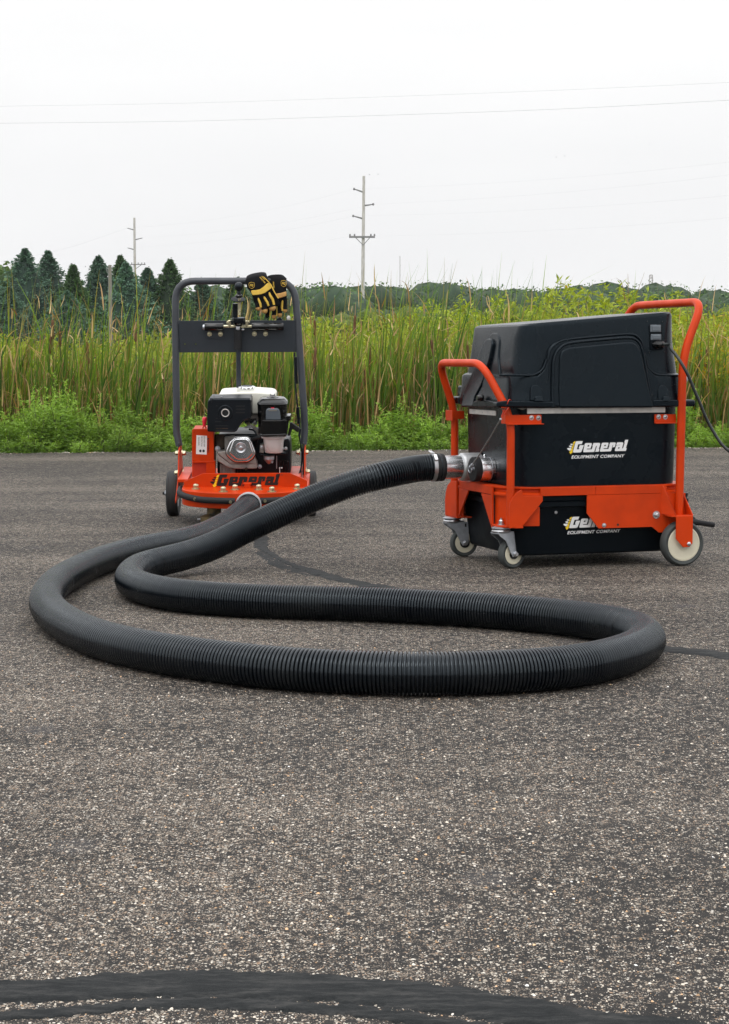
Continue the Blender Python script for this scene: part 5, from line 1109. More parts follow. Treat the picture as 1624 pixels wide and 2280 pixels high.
p, q = A(z2(452, 545), yB + .03), A(z2(455, 460), yB + .03); MB().tube([p, (p * .5 + q * .5), q - (q - p) * .12, q], [.0058, .0100, .0098, .006], 16).build('lever_grip', M['red_knob'], grd, angle=60)
MB().tube([A(z2(435, 578), yB + .03), A(z2(440, 560), yB + .03), A(z2(452, 540), yB + .03), A(z2(466, 560), yB + .03), A(z2(470, 578), yB + .03)], .0035, 8).build('lever_fork', M['orange'], grd, angle=60)

# engine: a part of the grinder, its own pieces one level down
eng = empty('engine', None, grd)
def E3(x, y, yl): return A(ze(x, y), yl)
def ep(pts, y, d, name, mat, bev=.002, rd=0, seg=3): return gprism(ze, pts, y, d, name, mat, bev, rd, parent=eng, seg=seg)
# crankcase and cylinder mass
ep([(250, 950), (1000, 950), (1480, 1250), (1560, 1400), (1560, 1680), (230, 1680), (230, 1300)], -.22, .20, 'crankcase', 'engine_black', .01)
ep([(360, 1000), (560, 980), (560, 1700), (360, 1700)], -.235, .05, 'cylinder_block', 'casting', .006)
ep([(232, 1300), (250, 1275), (380, 1255), (900, 1340), (958, 1470), (958, 1500), (480, 1500)], -.285, .05, 'cylinder_head', 'casting', .004)
ep([(230, 1310), (470, 1500), (960, 1498), (958, 1582), (560, 1590), (430, 1560), (250, 1450), (232, 1400)], -.280, .05, 'head_flange', 'casting', .004)
for k_ in range(9): x = 285 + k_ * 26; ep([(x, 1500 + k_ * 6), (x + 11, 1505 + k_ * 6), (x + 11, 1690), (x, 1690)], -.262, .03, 'cooling_fin', 'casting', .0008)
for k_ in range(7): x = 590 + k_ * 26; ep([(x, 1590), (x + 10, 1590), (x + 10, 1690), (x, 1690)], -.252, .02, 'cooling_fin', 'engine_black', .0008)
hexbolt(E3(765, 1580, -.282), (0, -1, 0), .004, .004, 'rust', 'head_bolt', eng); hexbolt(E3(1010, 1540, -.26), (0, -1, 0), .006, .006, 'dull_steel', 'head_bolt', eng)
# valve cover
vo = [(560, 1000), (780, 998), (845, 1055), (900, 1200), (938, 1310), (890, 1400), (790, 1470), (560, 1470), (480, 1420), (385, 1320), (400, 1220), (470, 1070)]
cen = np.array([665, 1240]); sc_ = lambda P_, k_: [tuple(cen + (np.array(p) - cen) * k_) for p in P_]
ep(sc_(vo, 1.035), -.298, .02, 'cover_gasket', 'black_print', .002, .012)
ep(vo, -.312, .018, 'valve_cover', 'chrome', .007, .012, 5)
vi = [(570, 1028), (768, 1026), (822, 1075), (895, 1305), (775, 1420), (590, 1422), (440, 1292), (520, 1062)]
ep(vi, -.320, .012, 'cover_dome', 'chrome', .006, .010, 5)
MB().lathe([(.0125, .0005), (.0195, .0015), (.0215, .0035), (.0225, 0)], E3(663, 1195, -.320), (0, -1, 0), 32, False).build('bolt_recess', M['steel'], eng, angle=50)
MB().lathe([(.0145, 0), (.0145, .001)], E3(665, 1195, -.321), (0, -1, 0), 24).build('bolt_washer', M['steel'], eng); hexbolt(E3(665, 1198, -.322), (0, -1, 0), .0078, .006, 'steel', 'cover_bolt', eng)
# exhaust
MB().tube([E3(270, 960, -.20), E3(262, 1100, -.21), E3(260, 1190, -.22), E3(320, 1230, -.22)], [.020, .020, .020, .018], 14).tube([E3(330, 960, -.21), E3(325, 1200, -.225)], .014, 12).build('exhaust_pipe', M['rust'], eng, angle=60)
hexbolt(E3(240, 1215, -.245), (-.3, -1, 0), .008, .010, 'dull_steel', 'exhaust_nut', eng)
mo = [(50, 905), (45, 560), (62, 330), (130, 312), (825, 310), (848, 330), (848, 655), (838, 668), (790, 672), (718, 700), (650, 790), (590, 890), (552, 915), (200, 912)]
yM = -.335
ep(mo, yM, .125, 'muffler_guard', 'engine_black', .006, .006, 4)
zt0 = E3(400, 310, yM)[2]
xa, xb = E3(75, 310, yM)[0], E3(840, 310, yM)[0]
MB().box(xa + .004, xb - .002, yM + .006, yM + .128, zt0 - .004, zt0 + .003).build('guard_top', M['engine_black'], eng, bevel=.002)
for dx, dy in ((.052, .035), (.052, .085)): hexbolt((xa + dx, yM + dy, zt0 + .003), (0, 0, 1), .0055, .003, 'steel', 'guard_bolt', eng, washer=False)
for dx, dy, a_, b_ in ((.104, .03, .004, .006), (.104, .09, .004, .006), (.116, .03, .003, .012), (.117, .10, .009, .004)): MB().box(xa + dx, xa + dx + a_, yM + dy, yM + dy + b_, zt0 + .003, zt0 + .0034).build('vent_hole', M['black_print'], eng)
MB().lathe([(.0330, .0), (.0310, .0032), (.0300, .0032), (.0285, .0002)], E3(380, 560, yM), (0, -1, 0), 40, False).build('outlet_recess', M['engine_black'], eng, angle=60)
MB().lathe([(.0135, -.01), (.0135, .0055), (.0160, .0065), (.0178, .0040), (.0178, -.01)], E3(380, 560, yM), (0, -1, 0), 36, False).build('exhaust_outlet', M['strip'], eng, angle=50)
MB().lathe([(.0140, 0), (.0140, .0010)], E3(380, 560, yM), (0, -1, 0), 28).build('outlet_bore', M['black_print'], eng)
for y0 in (428, 485, 545): ep([(570, y0), (735, y0), (742, y0 + 10), (735, y0 + 22), (570, y0 + 22)], yM - .0006, .0008, 'vent_slot', 'black_print', 0)
for x, y, a_ in ((205, 425, 32), (205, 655, 30), (190, 715, 110), (190, 790, 240), (205, 838, 225)): ep([(x, y), (x + a_, y), (x + a_, y + 16), (x, y + 16)], yM - .0006, .0008, 'vent_slot', 'black_print' if y != 838 else 'rust', 0)
MB().tube([E3(200, 893, yM - .001), E3(548, 893, yM - .001), E3(590, 850, yM - .001), E3(700, 688, yM - .001), E3(790, 655, yM - .001)], .0016, 6).build('guard_rib', M['engine_black'], eng, angle=60)
MB().tube([E3(130, 372, yM - .001), E3(132, 316, yM - .001), E3(172, 305, yM + .004), E3(172, 215, yM + .1)], .0011, 6).build('guard_rib', M['black_print'], eng, angle=60)
# fuel tank
yT = -.19
tp_ = [(255, 560), (250, 260), (262, 225), (310, 205), (620, 186), (930, 182), (1210, 202), (1270, 225), (1298, 270), (1300, 560), (1260, 582), (300, 582)]
ep(tp_, yT, .17, 'fuel_tank', 'tank_white', .022, .012, 6)
ep([(300, 580), (1240, 580), (1180, 720), (360, 720)], yT + .02, .14, 'tank_bracket', 'casting', .004)
pc_ = np.array([E3(778, 108, -.115)[0], -.115, E3(778, 184, yT)[2]]); MB().lathe([(.030, 0), (.030, .006), (.0335, .008), (.0335, .015), (.031, .018), (.020, .0195), (.0, .020)], pc_ + [0, 0, -.002], (0, 0, 1), 40, False).build('fuel_cap', M['chrome'], eng, angle=30)
for k_ in range(12):
    t = k_ * math.pi / 6; MB().sphere(pc_ + [.033 * math.cos(t), .033 * math.sin(t), .0105], .0045, 8, (1, 1, 1.1)).build('cap_lug', M['chrome'], eng)
MB().lathe([(.0225, .0), (.0225, .0008), (0, .0016)], pc_ + [0, 0, .0172], (0, 0, 1), 30, False).build('cap_inlay', M['grey_plate'], eng)
# air cleaner
yA = -.315
xa, xb = E3(958, 430, yA)[0], E3(1503, 430, yA)[0]; xm = (xa + xb) / 2; w_ = (xb - xa) / 2
z_lo, z_mid = E3(1200, 960, yA)[2], E3(1200, 425, yA)[2]
def sec(w1, y0, y1, z, R=.03): return [np.array([x, y, z]) for x, y in rrect(xm - w1, xm + w1, y0, y1, R, 6)]
loft([sec(w_ * .97, yA + .012, yA + .125, z_lo), sec(w_, yA + .01, yA + .13, z_mid)]).build('air_cleaner', M['gloss_black'], eng, angle=40)
loft([sec(w_ * 1.02, yA + .004, yA + .134, z_mid - .002, .03), sec(w_ * 1.03, yA + .003, yA + .135, z_mid + .003, .03), sec(w_ * .97, yA + .006, yA + .132, z_mid + .010, .03), sec(w_ * .80, yA + .022, yA + .118, z_mid + .0225, .03), sec(w_ * .74, yA + .03, yA + .11, z_mid + .0245, .03)]).build('cleaner_cap', M['gloss_black'], eng, angle=25)
ct = np.array([xm, yA + .07, z_mid + .0245]); MB().lathe([(.026, 0), (.025, .0025), (.018, .0025), (.017, .001), (.010, .001), (.009, .004)], ct, (0, 0, 1), 30).build('cap_ring', M['gloss_black'], eng, angle=30)
MB().lathe([(.005, 0), (.005, .010)], ct, (0, 0, 1), 10).obox(ct + [0, 0, .009], (.011, 0, 0), (0, .002, 0), (0, 0, .003)).obox(ct + [-.009, 0, .012], (.002, 0, 0), (0, .002, 0), (0, 0, .004)).obox(ct + [.009, 0, .012], (.002, 0, 0), (0, .002, 0), (0, 0, .004)).build('wing_nut', M['steel'], eng, angle=30)
ns = [E3(x, y, yA - .006) for x, y in ((1118, 690), (1120, 520), (1135, 492), (1165, 482), (1335, 482), (1362, 500), (1375, 540), (1392, 690))]
MB().prism(ns, (0, .03, 0)).build('intake_hood', M['lens'], eng, bevel=.006, seg=4)
q0 = E3(1190, 500, yA - .0066); ep([(1215, 462), (1272, 462), (1272, 478), (1215, 478)], yA - .002, .001, 'red_mark', 'red_knob', 0)
ep([(1170, 505), (1322, 505), (1322, 528), (1170, 528)], yA - .0066, .0004, 'intake_label', 'grey_print', 0)
ep([(1058, 985), (1062, 690), (1100, 700), (1420, 700), (1440, 684), (1480, 690), (1500, 700), (1505, 985)], yA - .012, .10, 'precleaner_cup', 'gloss_black', .006, .004)
ep([(1430, 690), (1432, 620), (1495, 614), (1578, 612), (1580, 690), (1545, 700), (1500, 990), (1440, 990)], yA + .02, .07, 'cleaner_side_box', 'gloss_black', .004)
for q in ((1025, 545), (1445, 535)): MB().sphere(E3(*q, yA + .008), .0045, 12, (1, .6, 1)).build('cover_stud', M['gloss_black'], eng)
ep([(1045, 960), (1485, 945), (1498, 960), (1495, 985), (1400, 980), (1040, 1000)], yA - .018, .11, 'cup_flange', 'gloss_black', .003)
bx0, bx1 = E3(1042, 1000, yA)[0], E3(1495, 1000, yA)[0]; bxm = (bx0 + bx1) / 2; bw = (bx1 - bx0) / 2; zb0, zb1 = E3(1200, 1000, yA)[2], E3(1240, 1310, yA)[2]
def bs(w1, z, R=.028): return [np.array([x, y, z]) for x, y in rrect(bxm - .003 - w1, bxm - .003 + w1, yA + .045 - w1 * .95, yA + .045 + w1 * .95, min(R, w1 * .9), 7)]
loft([bs(bw * .68, zb1), bs(bw * .74, zb1 + .004), bs(bw * .84, zb0 - .007)]).build('dust_bowl', M['bowl'], eng, angle=40)
loft([bs(bw * .93, zb0 - .008), bs(bw * .99, zb0 - .007), bs(bw, zb0 - .0005)]).build('bowl_rim', M['bowl'], eng, angle=40)
MB().lathe([(.006, -.006), (.012, 0), (.020, .010), (.0225, .014), (.0225, .028), (.026, .030)], E3(1178, 1465, -.26), (0, 0, 1), 24).build('carburettor_bowl', M['dull_steel'], eng, angle=30)
hexbolt(E3(1180, 1462, -.26), (0, 0, -1), .005, .006, 'brass', 'drain_bolt', eng); hexbolt(E3(1235, 1455, -.27), (0, -.6, -1), .004, .006, 'dull_steel', 'drain_bolt', eng)
ep([(1010, 1318), (1490, 1290), (1490, 1322), (1300, 1330), (1020, 1345)], -.27, .05, 'carburettor_flange', 'engine_black', .003)
ep([(1010, 1150), (1080, 1130), (1090, 1300), (1000, 1290)], -.262, .05, 'carburettor_body', 'casting', .003)
for q in ((1048, 1188), (1420, 1210), (1488, 1210)): hexbolt(E3(*q, -.285), (0, -1, 0), .005, .006, 'steel', 'carburettor_screw', eng)
# breather hose, linkage, plugs
MB().tube(spline([E3(840, 1058, -.27), E3(900, 1035, -.28), E3(980, 1010, -.29), E3(1060, 990, -.29)], 5), [.0085] * 16, 12).build('breather_hose', M['foam'], eng, angle=60)
MB().lathe([(.010, 0), (.010, .006)], E3(838, 1058, -.272), unit(E3(900, 1035, -.28) - E3(840, 1058, -.27)), 18).build('hose_clip', M['steel'], eng, angle=30)
MB().tube(spline([E3(820, 860, -.24), E3(900, 880, -.26), E3(950, 960, -.27), E3(965, 1040, -.27), E3(930, 1160, -.25)], 5), .0042, 8).build('plug_lead', M['engine_black'], eng, angle=60)
ep([(768, 778), (840, 762), (990, 855), (1010, 900), (1010, 985), (965, 985), (940, 900), (860, 830), (780, 805)], -.235, .012, 'control_plate', 'casting', .002)
ep([(725, 825), (790, 800), (850, 812), (850, 840), (730, 842)], -.24, .01, 'control_lever', 'dull_steel', .002)
hexbolt(E3(800, 760, -.23), (0, -.3, 1), .006, .008, 'brass', 'linkage_nut', eng); hexbolt(E3(920, 760, -.23), (0, -.3, 1), .007, .010, 'steel', 'linkage_nut', eng); MB().cyl(E3(920, 740, -.23), E3(920, 700, -.23), .0045, n=10).build('linkage_pin', M['steel'], eng)
ep([(730, 680), (960, 640), (960, 760), (730, 760)], -.17, .04, 'inner_bracket', 'grey_plate', .003)
# recoil starter
ep([(1440, 1050), (1540, 1030), (1568, 1100), (1575, 1300), (1572, 1680), (1330, 1680), (1330, 1330), (1440, 1310)], -.22, .14, 'recoil_cover', 'engine_black', .008, .01)
for x in (1478, 1512): ep([(x, 1085), (x + 16, 1090), (x + 18, 1170), (x + 2, 1160)], -.2206, .0008, 'recoil_slot', 'black_print', 0)
for k_ in range(7): x = 1345 + k_ * 30; ep([(x, 1420), (x + 14, 1420), (x + 14, 1660), (x, 1660)], -.2215, .003, 'recoil_rib', 'gloss_black', .0008)
ep([(1310, 1345), (1325, 1345), (1325, 1580), (1312, 1580)], -.232, .003, 'choke_bar', 'dull_steel', .0006)
ep([(1368, 1580), (1380, 1575), (1382, 1665), (1366, 1665)], -.232, .004, 'fuel_lever', 'label', .0006)
for q in ((1374, 1568), (1412, 1566)): MB().sphere(E3(*q, -.232), .0035, 10).build('fuel_lever_tip', M['label'], eng)
pr = [A(z2(*q), -.20) for q in ((1262, 520), (1283, 515), (1362, 570), (1352, 600), (1338, 606), (1290, 575), (1268, 640), (1240, 640), (1262, 560))]
MB().prism(pr, (0, .024, 0)).build('starter_handle', M['foam'], eng, bevel=.005, seg=3)

# ------------------------------------------------------------------ corrugated hose
HR = .0462
out_dir = Q.M @ np.array([0, -1, .05])
def GH(px_, py_): return G(px_, py_, HR)
o0 = Q.o + Q.M @ np.array([po[0], -.515, po[2]])
cpts = [o0 + out_dir * -.02, o0 + out_dir * .03, P(541, 1136, 7.66), P(515, 1158, 7.46), P(484, 1176, 7.22), P(450, 1192, 6.96)]
cpts += [GH(*p) for p in ((400, 1207), (345, 1217), (280, 1231), (212, 1253), (163, 1276), (122, 1302), (102, 1338), (118, 1366), (158, 1395), (213, 1420), (281, 1439), (350, 1453), (428, 1465), (570, 1483), (720, 1494), (900, 1500), (1080, 1498), (1240, 1488), (1335, 1473), (1405, 1452), (1440, 1428), (1425, 1408), (1378, 1393), (1315, 1383), (1240, 1373), (1120, 1362), (980, 1353), (833, 1346), (700, 1342), (560, 1338), (426, 1329), (352, 1318), (303, 1303), (289, 1285), (312, 1264))]
big = K.o + K.M @ (PBIG + np.array([-.155, 0, 0])); end = K.o + K.M @ (PBIG + np.array([-.085, 0, 0])); kd = K.M @ np.array([-1., 0, 0])
cpts += [P(362, 1250, 5.95), P(425, 1234, 6.06), P(485, 1211, 6.15), P(545, 1180, 6.22), P(622, 1144, 6.27), P(704, 1107, 6.31), P(780, 1079, 6.33), P(846, 1060, 6.33)]
e_in = K.o + K.M @ (PBIG + np.array([-.140, 0, 0])); cpts += [e_in + kd * .11 + np.array([0, 0, -.005]), e_in + kd * .05, e_in]
S_ = np.array(spline(cpts, 16)); 
for _ in range(30): S_[1:-1] = .25 * S_[:-2] + .5 * S_[1:-1] + .25 * S_[2:]
sl = np.r_[0, np.cumsum(np.linalg.norm(np.diff(S_, axis=0), axis=1))]; LT_ = sl[-1]
# rib spacing: squeezed near the grinder and round the far left bend, stretched on the long runs
sk_ = np.array([0, .6, 1.6, 2.6, 3.4, 4.2, 5.0, 5.6, 6.0, 6.6, 7.4, 8.0, 8.6, 9.6, 11]); pk = np.array([.0052, .0058, .0062, .0066, .0078, .0092, .0092, .0080, .0078, .0084, .0082, .0072, .0078, .0090, .0094])
sk_ = sk_ * LT_ / 10.6 if LT_ < 11 else sk_
u_ = [0.0]
while u_[-1] < LT_ - .001: u_.append(u_[-1] + float(np.interp(u_[-1], sk_, pk)))
u_ = np.array(u_) * (LT_ / u_[-1])
prf = [(0.0, -.0062), (.17, -.0062), (.23, -.0012), (.36, 0.0), (.74, 0.0), (.88, -.0010), (.95, -.0052)]
ss, rr = [], []
for i in range(len(u_) - 1):
    for f, d in prf: ss.append(u_[i] + f * (u_[i + 1] - u_[i])); rr.append(HR + d * max(.45, min(1.0, ((u_[i + 1] - u_[i]) / .0088) ** 1.1)))
ss.append(LT_); rr.append(HR - .004); ss, rr = np.array(ss), np.array(rr)
C3 = np.stack([np.interp(ss, sl, S_[:, j]) for j in range(3)], 1)
T3 = np.gradient(np.stack([np.interp(ss, sl, np.convolve(np.r_[S_[:1, j].repeat(6), S_[:, j], S_[-1:, j].repeat(6)], np.ones(13) / 13, 'valid')) for j in range(3)], 1), ss, axis=0); T3 /= np.linalg.norm(T3, axis=1, keepdims=True) + 1e-9
U3 = np.cross(np.array([0, 0, 1.]), T3); U3 /= np.linalg.norm(U3, axis=1, keepdims=True) + 1e-9; W3_ = np.cross(T3, U3)
NS = 32; th = np.linspace(0, 2 * math.pi, NS, endpoint=False)
V = C3[:, None] + (U3[:, None] * np.cos(th)[None, :, None] + W3_[:, None] * np.sin(th)[None, :, None]) * rr[:, None, None]
V[:, :, 2] = np.maximum(V[:, :, 2], .0012)
i_ = np.arange(len(ss) - 1)[:, None] * NS; j_ = np.arange(NS)[None]; j2 = (j_ + 1) % NS
F = np.stack([i_ + j_, i_ + j2, i_ + NS + j2, i_ + NS + j_], -1).reshape(-1, 4)
hose = empty('flexible_hose', Matrix.Translation((float(C3[:, 0].mean()), float(C3[:, 1].mean()), 0)))
tag(hose, 'long black corrugated hose looping over the asphalt from grinder to dust collector', 'hose')
hb = raw_mesh('corrugated_tube', V.reshape(-1, 3) - np.array([C3[:, 0].mean(), C3[:, 1].mean(), 0]), F, M['hose'], parent=hose, smooth=True); hb.data.set_sharp_from_angle(angle=math.radians(50))
hoff = -np.array([C3[:, 0].mean(), C3[:, 1].mean(), 0]); E0 = e_in + hoff
MB().lathe([(.0405, -.002), (.0465, -.002), (.0478, .003), (.0478, .010), (.0455, .013), (.0455, .0155), (.0478, .018), (.0478, .026), (.0465, .030)], E0, kd, 40).build('hose_cuff', M['foam'], hose, angle=30)
MB().lathe([(.0470, .030), (.0484, .030), (.0484, .043), (.0470, .043)], E0, kd, 44).build('hose_clamp', M['steel'], hose, angle=30)
side = unit(np.cross(kd, (0, 0, 1))); 
if side[1] > 0: side = -side
sc0 = E0 + kd * .037 + (side * .72 + np.array([0, 0, .69])) * .051
MB().obox(sc0, kd * .006, unit(np.cross(kd, side * .72 + np.array([0, 0, .69]))) * .012, unit(side * .72 + np.array([0, 0, .69])) * .0045).build('clamp_screw', M['chrome'], hose, bevel=.001)
tp0 = E0 + kd * .037 + np.array([0, 0, .0495]); MB().prism([tp0 + kd * .007 + side * .01, tp0 - kd * .007 + side * .01, tp0 - kd * .004 - side * .018 + [0, 0, .006], tp0 + kd * .008 - side * .018 + [0, 0, .006]], (0, 0, .0012)).build('clamp_tail', M['steel'], hose)

# ------------------------------------------------------------------ power cord
def F4(x, y): return k4(x, y)
gw = GLAND; cpt = [gw, gw + K.M @ unit((.55, -.83, -.05)) * .025]
for (x, y), Yc in zip(((720, 960), (800, 1060), (880, 1180), (960, 1320), (1030, 1470), (1090, 1620), (1170, 1800), (1240, 1980), (1330, 2160)), (6.26, 6.23, 6.21, 6.20, 6.20, 6.20, 6.20, 6.20, 6.20)): cpt.append(P(*k4(x, y), Yc))
for (x, y), Yc in (((1608, 990), 6.18), ((1640, 1018), 6.16), ((1700, 1075), 6.12), ((1790, 1180), 6.05), ((1870, 1270), 5.98)): cpt.append(P(x, y, Yc))
cpt.append(G(1960, 1300, .006)); cpt.append(G(2200, 1310, .006))
cpt = [np.array([p[0], p[1], max(p[2], .006)]) for p in cpt]
tag(MB().tube(spline(cpt, 8), .0052, 10).build('power_cord', M['cord'], angle=60), 'black power cord hanging from the switch panel out to the right', 'cord')

# ------------------------------------------------------------------ work gloves over the handle bar
def eltube(pts, wid, thk, across, name, mat, parent, n=14, caps=True):
    """soft tube with an oval section: half widths along `across`, half thicknesses towards the viewer"""
    pts = [np.asarray(p, float) for p in pts]; secs_ = []
    for i, p in enumerate(pts):
        t = unit(pts[min(i + 1, len(pts) - 1)] - pts[max(i - 1, 0)]); a = across - t * np.dot(across, t); a = unit(a); d = unit(np.cross(t, a))
        secs_.append([p + a * wid[i] * math.copysign(abs(math.cos(q)) ** .8, math.cos(q)) + d * thk[i] * math.copysign(abs(math.sin(q)) ** .8, math.sin(q)) for q in np.linspace(0, 2 * math.pi, n, endpoint=False)])
    return loft(secs_, caps, caps).build(name, M[mat], parent, angle=60)
HB = Q.o + Q.M @ A(z1(1080, 136), 0.0)         # a point on the bar
def glove(spec, Yf, lab):
    r = empty('work_glove', Matrix.Translation(P(*zg(*spec['root']), Yf))); off = -np.array(P(*zg(*spec['root']), Yf)); px_ = lambda v: v / 9.022 * SS / 4200 * Yf
    W_ = lambda q, dy=0.0: P(*zg(*q), Yf + dy) + off
    # hand: back of the hand from the knuckles up and over the bar, one skin
    pts, wid, thk = [], [], []
    for (xa, ya), (xb, yb), dy, tk_ in spec['hand']:
        a, b = W_((xa, ya), dy), W_((xb, yb), dy); pts.append((a + b) / 2); wid.append(np.linalg.norm(b - a) / 2); thk.append(tk_)
    ac = unit(W_(spec['hand'][2][1]) - W_(spec['hand'][2][0]))
    body_ = eltube(pts, wid, thk, ac, 'glove_body', 'glove_black', r, 24)
    for poly_, mat, nm in spec['patch']:
        MB().prism([W_(q, -.0315) for q in poly_], (0, .014, 0)).build(nm, M[mat], r, bevel=.003, seg=3)
    for fg in spec['fingers']:
        (x0, y0), (x1, y1), w0, tipm, dy = fg; a, b = np.array([x0, y0], float), np.array([x1, y1], float)
        bend = np.array([fg[5] if len(fg) > 5 else 0, 0]); hw = px_(w0 / 2)
        c = [a * (1 - t) + b * t + bend * math.sin(math.pi * t) for t in (0, .2, .4, .6, .78)]
        eltube([W_(q, dy - .004) for q in c], [hw, hw, hw * .98, hw * .95, hw * .93], [.011, .0115, .011, .0105, .010], ac, 'finger', 'glove_black', r, 14)
        c2 = [a * (1 - t) + b * t + bend * math.sin(math.pi * t) for t in (.77, .86, .94, 1.0)]
        eltube([W_(q, dy - .004) for q in c2], [hw * .97, hw * .98, hw * .82, hw * .35], [.0108, .0108, .009, .004], ac, 'fingertip', tipm, r, 14)
    for fc in spec['fourchettes']:
        pts_, w1, dy = fc; eltube([W_(q, dy) for q in pts_], [px_(w1 * .35)] + [px_(w1 / 2)] * (len(pts_) - 2) + [px_(w1 * .4)], [.005] + [.0085] * (len(pts_) - 2) + [.006], ac, 'finger_side', 'glove_yellow', r, 10)
    return r, W_
g1s = dict(root=(470, 210), hand=[((215, 250), (720, 190), .03, .010), ((200, 200), (735, 135), .012, .014), ((178, 300), (760, 190), -.010, .0155), ((200, 400), (800, 320), -.012, .016), ((300, 530), (860, 430), -.012, .017), ((350, 660), (960, 610), -.010, .016), ((375, 740), (1000, 700), -.008, .0145), ((400, 800), (1020, 770), -.006, .011)],
    patch=[([(320, 570), (345, 548), (440, 545), (560, 520), (660, 450), (740, 370), (785, 345), (830, 400), (860, 490), (800, 535), (700, 610), (600, 650), (500, 665), (362, 680)], 'glove_yellow', 'knuckle_band'), ([(635, 180), (660, 182), (770, 290), (860, 390), (960, 600), (1060, 760), (1030, 760), (930, 600), (850, 440), (790, 345), (700, 250)], 'glove_yellow', 'side_piping')],
    fingers=[((450, 700), (540, 1085), 150, 'glove_tan', 0), ((600, 700), (705, 1160), 165, 'glove_tan', -.002), ((770, 660), (920, 1085), 185, 'glove_tan', -.006), ((925, 640), (1045, 960), 150, 'glove_black', 0)],
    fourchettes=[([(510, 710), (530, 800), (570, 900), (590, 1000)], 62, -.016), ([(655, 675), (690, 760), (755, 860), (790, 960)], 66, -.017), ([(800, 585), (830, 680), (900, 790), (935, 930)], 72, -.019)])
g2s = dict(root=(1010, 240), hand=[((770, 260), (1230, 230), .03, .009), ((750, 200), (1200, 195), .012, .012), ((752, 300), (1275, 290), .004, .014), ((800, 420), (1265, 400), .004, .015), ((860, 600), (1262, 560), .004, .015), ((900, 740), (1268, 700), .004, .014), ((880, 840), (1272, 800), .005, .011)],
    patch=[([(935, 640), (1100, 620), (1255, 575), (1262, 690), (1150, 735), (1040, 755), (985, 700)], 'glove_tan', 'knuckle_band')],
    fingers=[((1215, 760), (1222, 1140), 120, 'glove_tan', .012), ((1080, 800), (1090, 1265), 125, 'glove_tan', .012), ((925, 850), (935, 1310), 120, 'glove_tan', .014), ((770, 900), (752, 1275), 120, 'glove_black', .014)],
    fourchettes=[([(1165, 780), (1150, 870), (1140, 1000), (1155, 1090)], 60, .000), ([(1010, 900), (1005, 1050), (1010, 1230)], 30, .004), ([(835, 950), (830, 1100), (815, 1230)], 26, .006)])
YG = HB[1]
def badge(W_, c, s, col='glove_yellow', tilt=0.0, dy=-.0285, r=None):
    sh = [(-66, -62), (0, -80), (66, -66), (78, 0), (60, 62), (0, 88), (-56, 62), (-72, -6)]
    ca, sa = math.cos(tilt), math.sin(tilt); tr = lambda q, k_=1: (c[0] + (q[0] * ca - q[1] * sa) * s * k_, c[1] + (q[0] * sa + q[1] * ca) * s * k_)
    ringp = [W_(tr(q), dy) for q in sh] ; pts_ = ringp + [ringp[0]]; MB().tube(pts_, .00085, 6).build('badge_outline', M[col], r, angle=60)
    me, co = text_mesh('FG', 1, .15, .03); lo, hi = co.min(0), co.max(0)
    place_flat(me, lambda x, y, z: np.array(W_(tr((-42 + (x - lo[0]) / (hi[0] - lo[0]) * 88, 34 - (y - lo[1]) / (hi[1] - lo[1]) * 68)), dy - .0006)), 'badge_letters', M[col], r)
def words(W_, s, q0, q1, h_, dy, r, mat='glove_yellow'):
    me, co = text_mesh(s, 1, .1, .03); lo, hi = co.min(0), co.max(0); q0, q1 = np.array(q0, float), np.array(q1, float); d = q1 - q0; n_ = np.array([d[1], -d[0]]) / np.linalg.norm(d)
    place_flat(me, lambda x, y, z: np.array(W_(tuple(q0 + d * (x - lo[0]) / (hi[0] - lo[0]) + n_ * h_ * (y - lo[1]) / (hi[1] - lo[1])), dy)), 'glove_lettering', M[mat], r)
r2, W2 = glove(g2s, YG - .010, ''); tag(r2, 'black and tan work glove hanging behind the other, at the bar corner', 'glove', 'pair of work gloves on the handle bar')
badge(W2, (1188, 362), 1.0, tilt=.12, dy=-.0125, r=r2); words(W2, 'MASTER', (900, 320), (905, 500), 38, -.0125, r2)
r1, W1 = glove(g1s, YG - .030, ''); tag(r1, 'black and yellow work glove in front, draped over the handle bar', 'glove', 'pair of work gloves on the handle bar')
badge(W1, (340, 412), 1.0, tilt=.03, r=r1); words(W1, 'FRAMER', (595, 185), (680, 275), 30, -.0288, r1); words(W1, 'MASTER', (545, 205), (690, 370), 34, -.0288, r1)

# ------------------------------------------------------------------ utility poles, wires, masts, birds
def wpole(px_, ytop, ybase_z, Y_, rt, rb, name='utility_pole'):
    t = P(px_, ytop, Y_); g = float(terrain(np.array([t[0]]), np.array([Y_]))[0]); r = empty(name, Matrix.Translation((t[0], Y_, g))); h = t[2] - g; return r, h, t
POLE_Y = 182.
r, h, t = wpole(806.5, 392, 0, POLE_Y, .13, .22); mpx = POLE_Y / 4200
lean = 4 * mpx
MB().tube([(0, 0, -.5), (lean * .5, 0, h * .5), (lean, 0, h)], [.21, .17, .13], 14).build('pole_shaft', M['pole'], r, angle=60)
hz = lambda py: P(812, py, POLE_Y)[2] - (t[2] - h)
xo = lambda py: lean * hz(py) / h
for (xa, ya, xb, yb) in ((789, 421, 807, 428), (831, 455, 811, 458), (787, 481, 807, 487)):
    a = np.array([(xa - 806.5) * mpx, -.1, hz(ya)]); b = np.array([xo(yb), 0, hz(yb)]); MB().tube([a, b], [.05, .09], 8).build('insulator_arm', M['pole_dark'], r); MB().lathe([(.05, -.12), (.10, -.05), (.10, .05), (.05, .12)], a, (0, 0, 1), 8).build('insulator', M['pole_dark'], r)
za = hz(528); MB().box((778 - 806.5) * mpx, (835 - 806.5) * mpx, -.32, -.17, za - .09, za + .09).build('crossarm', M['pole_dark'], r)
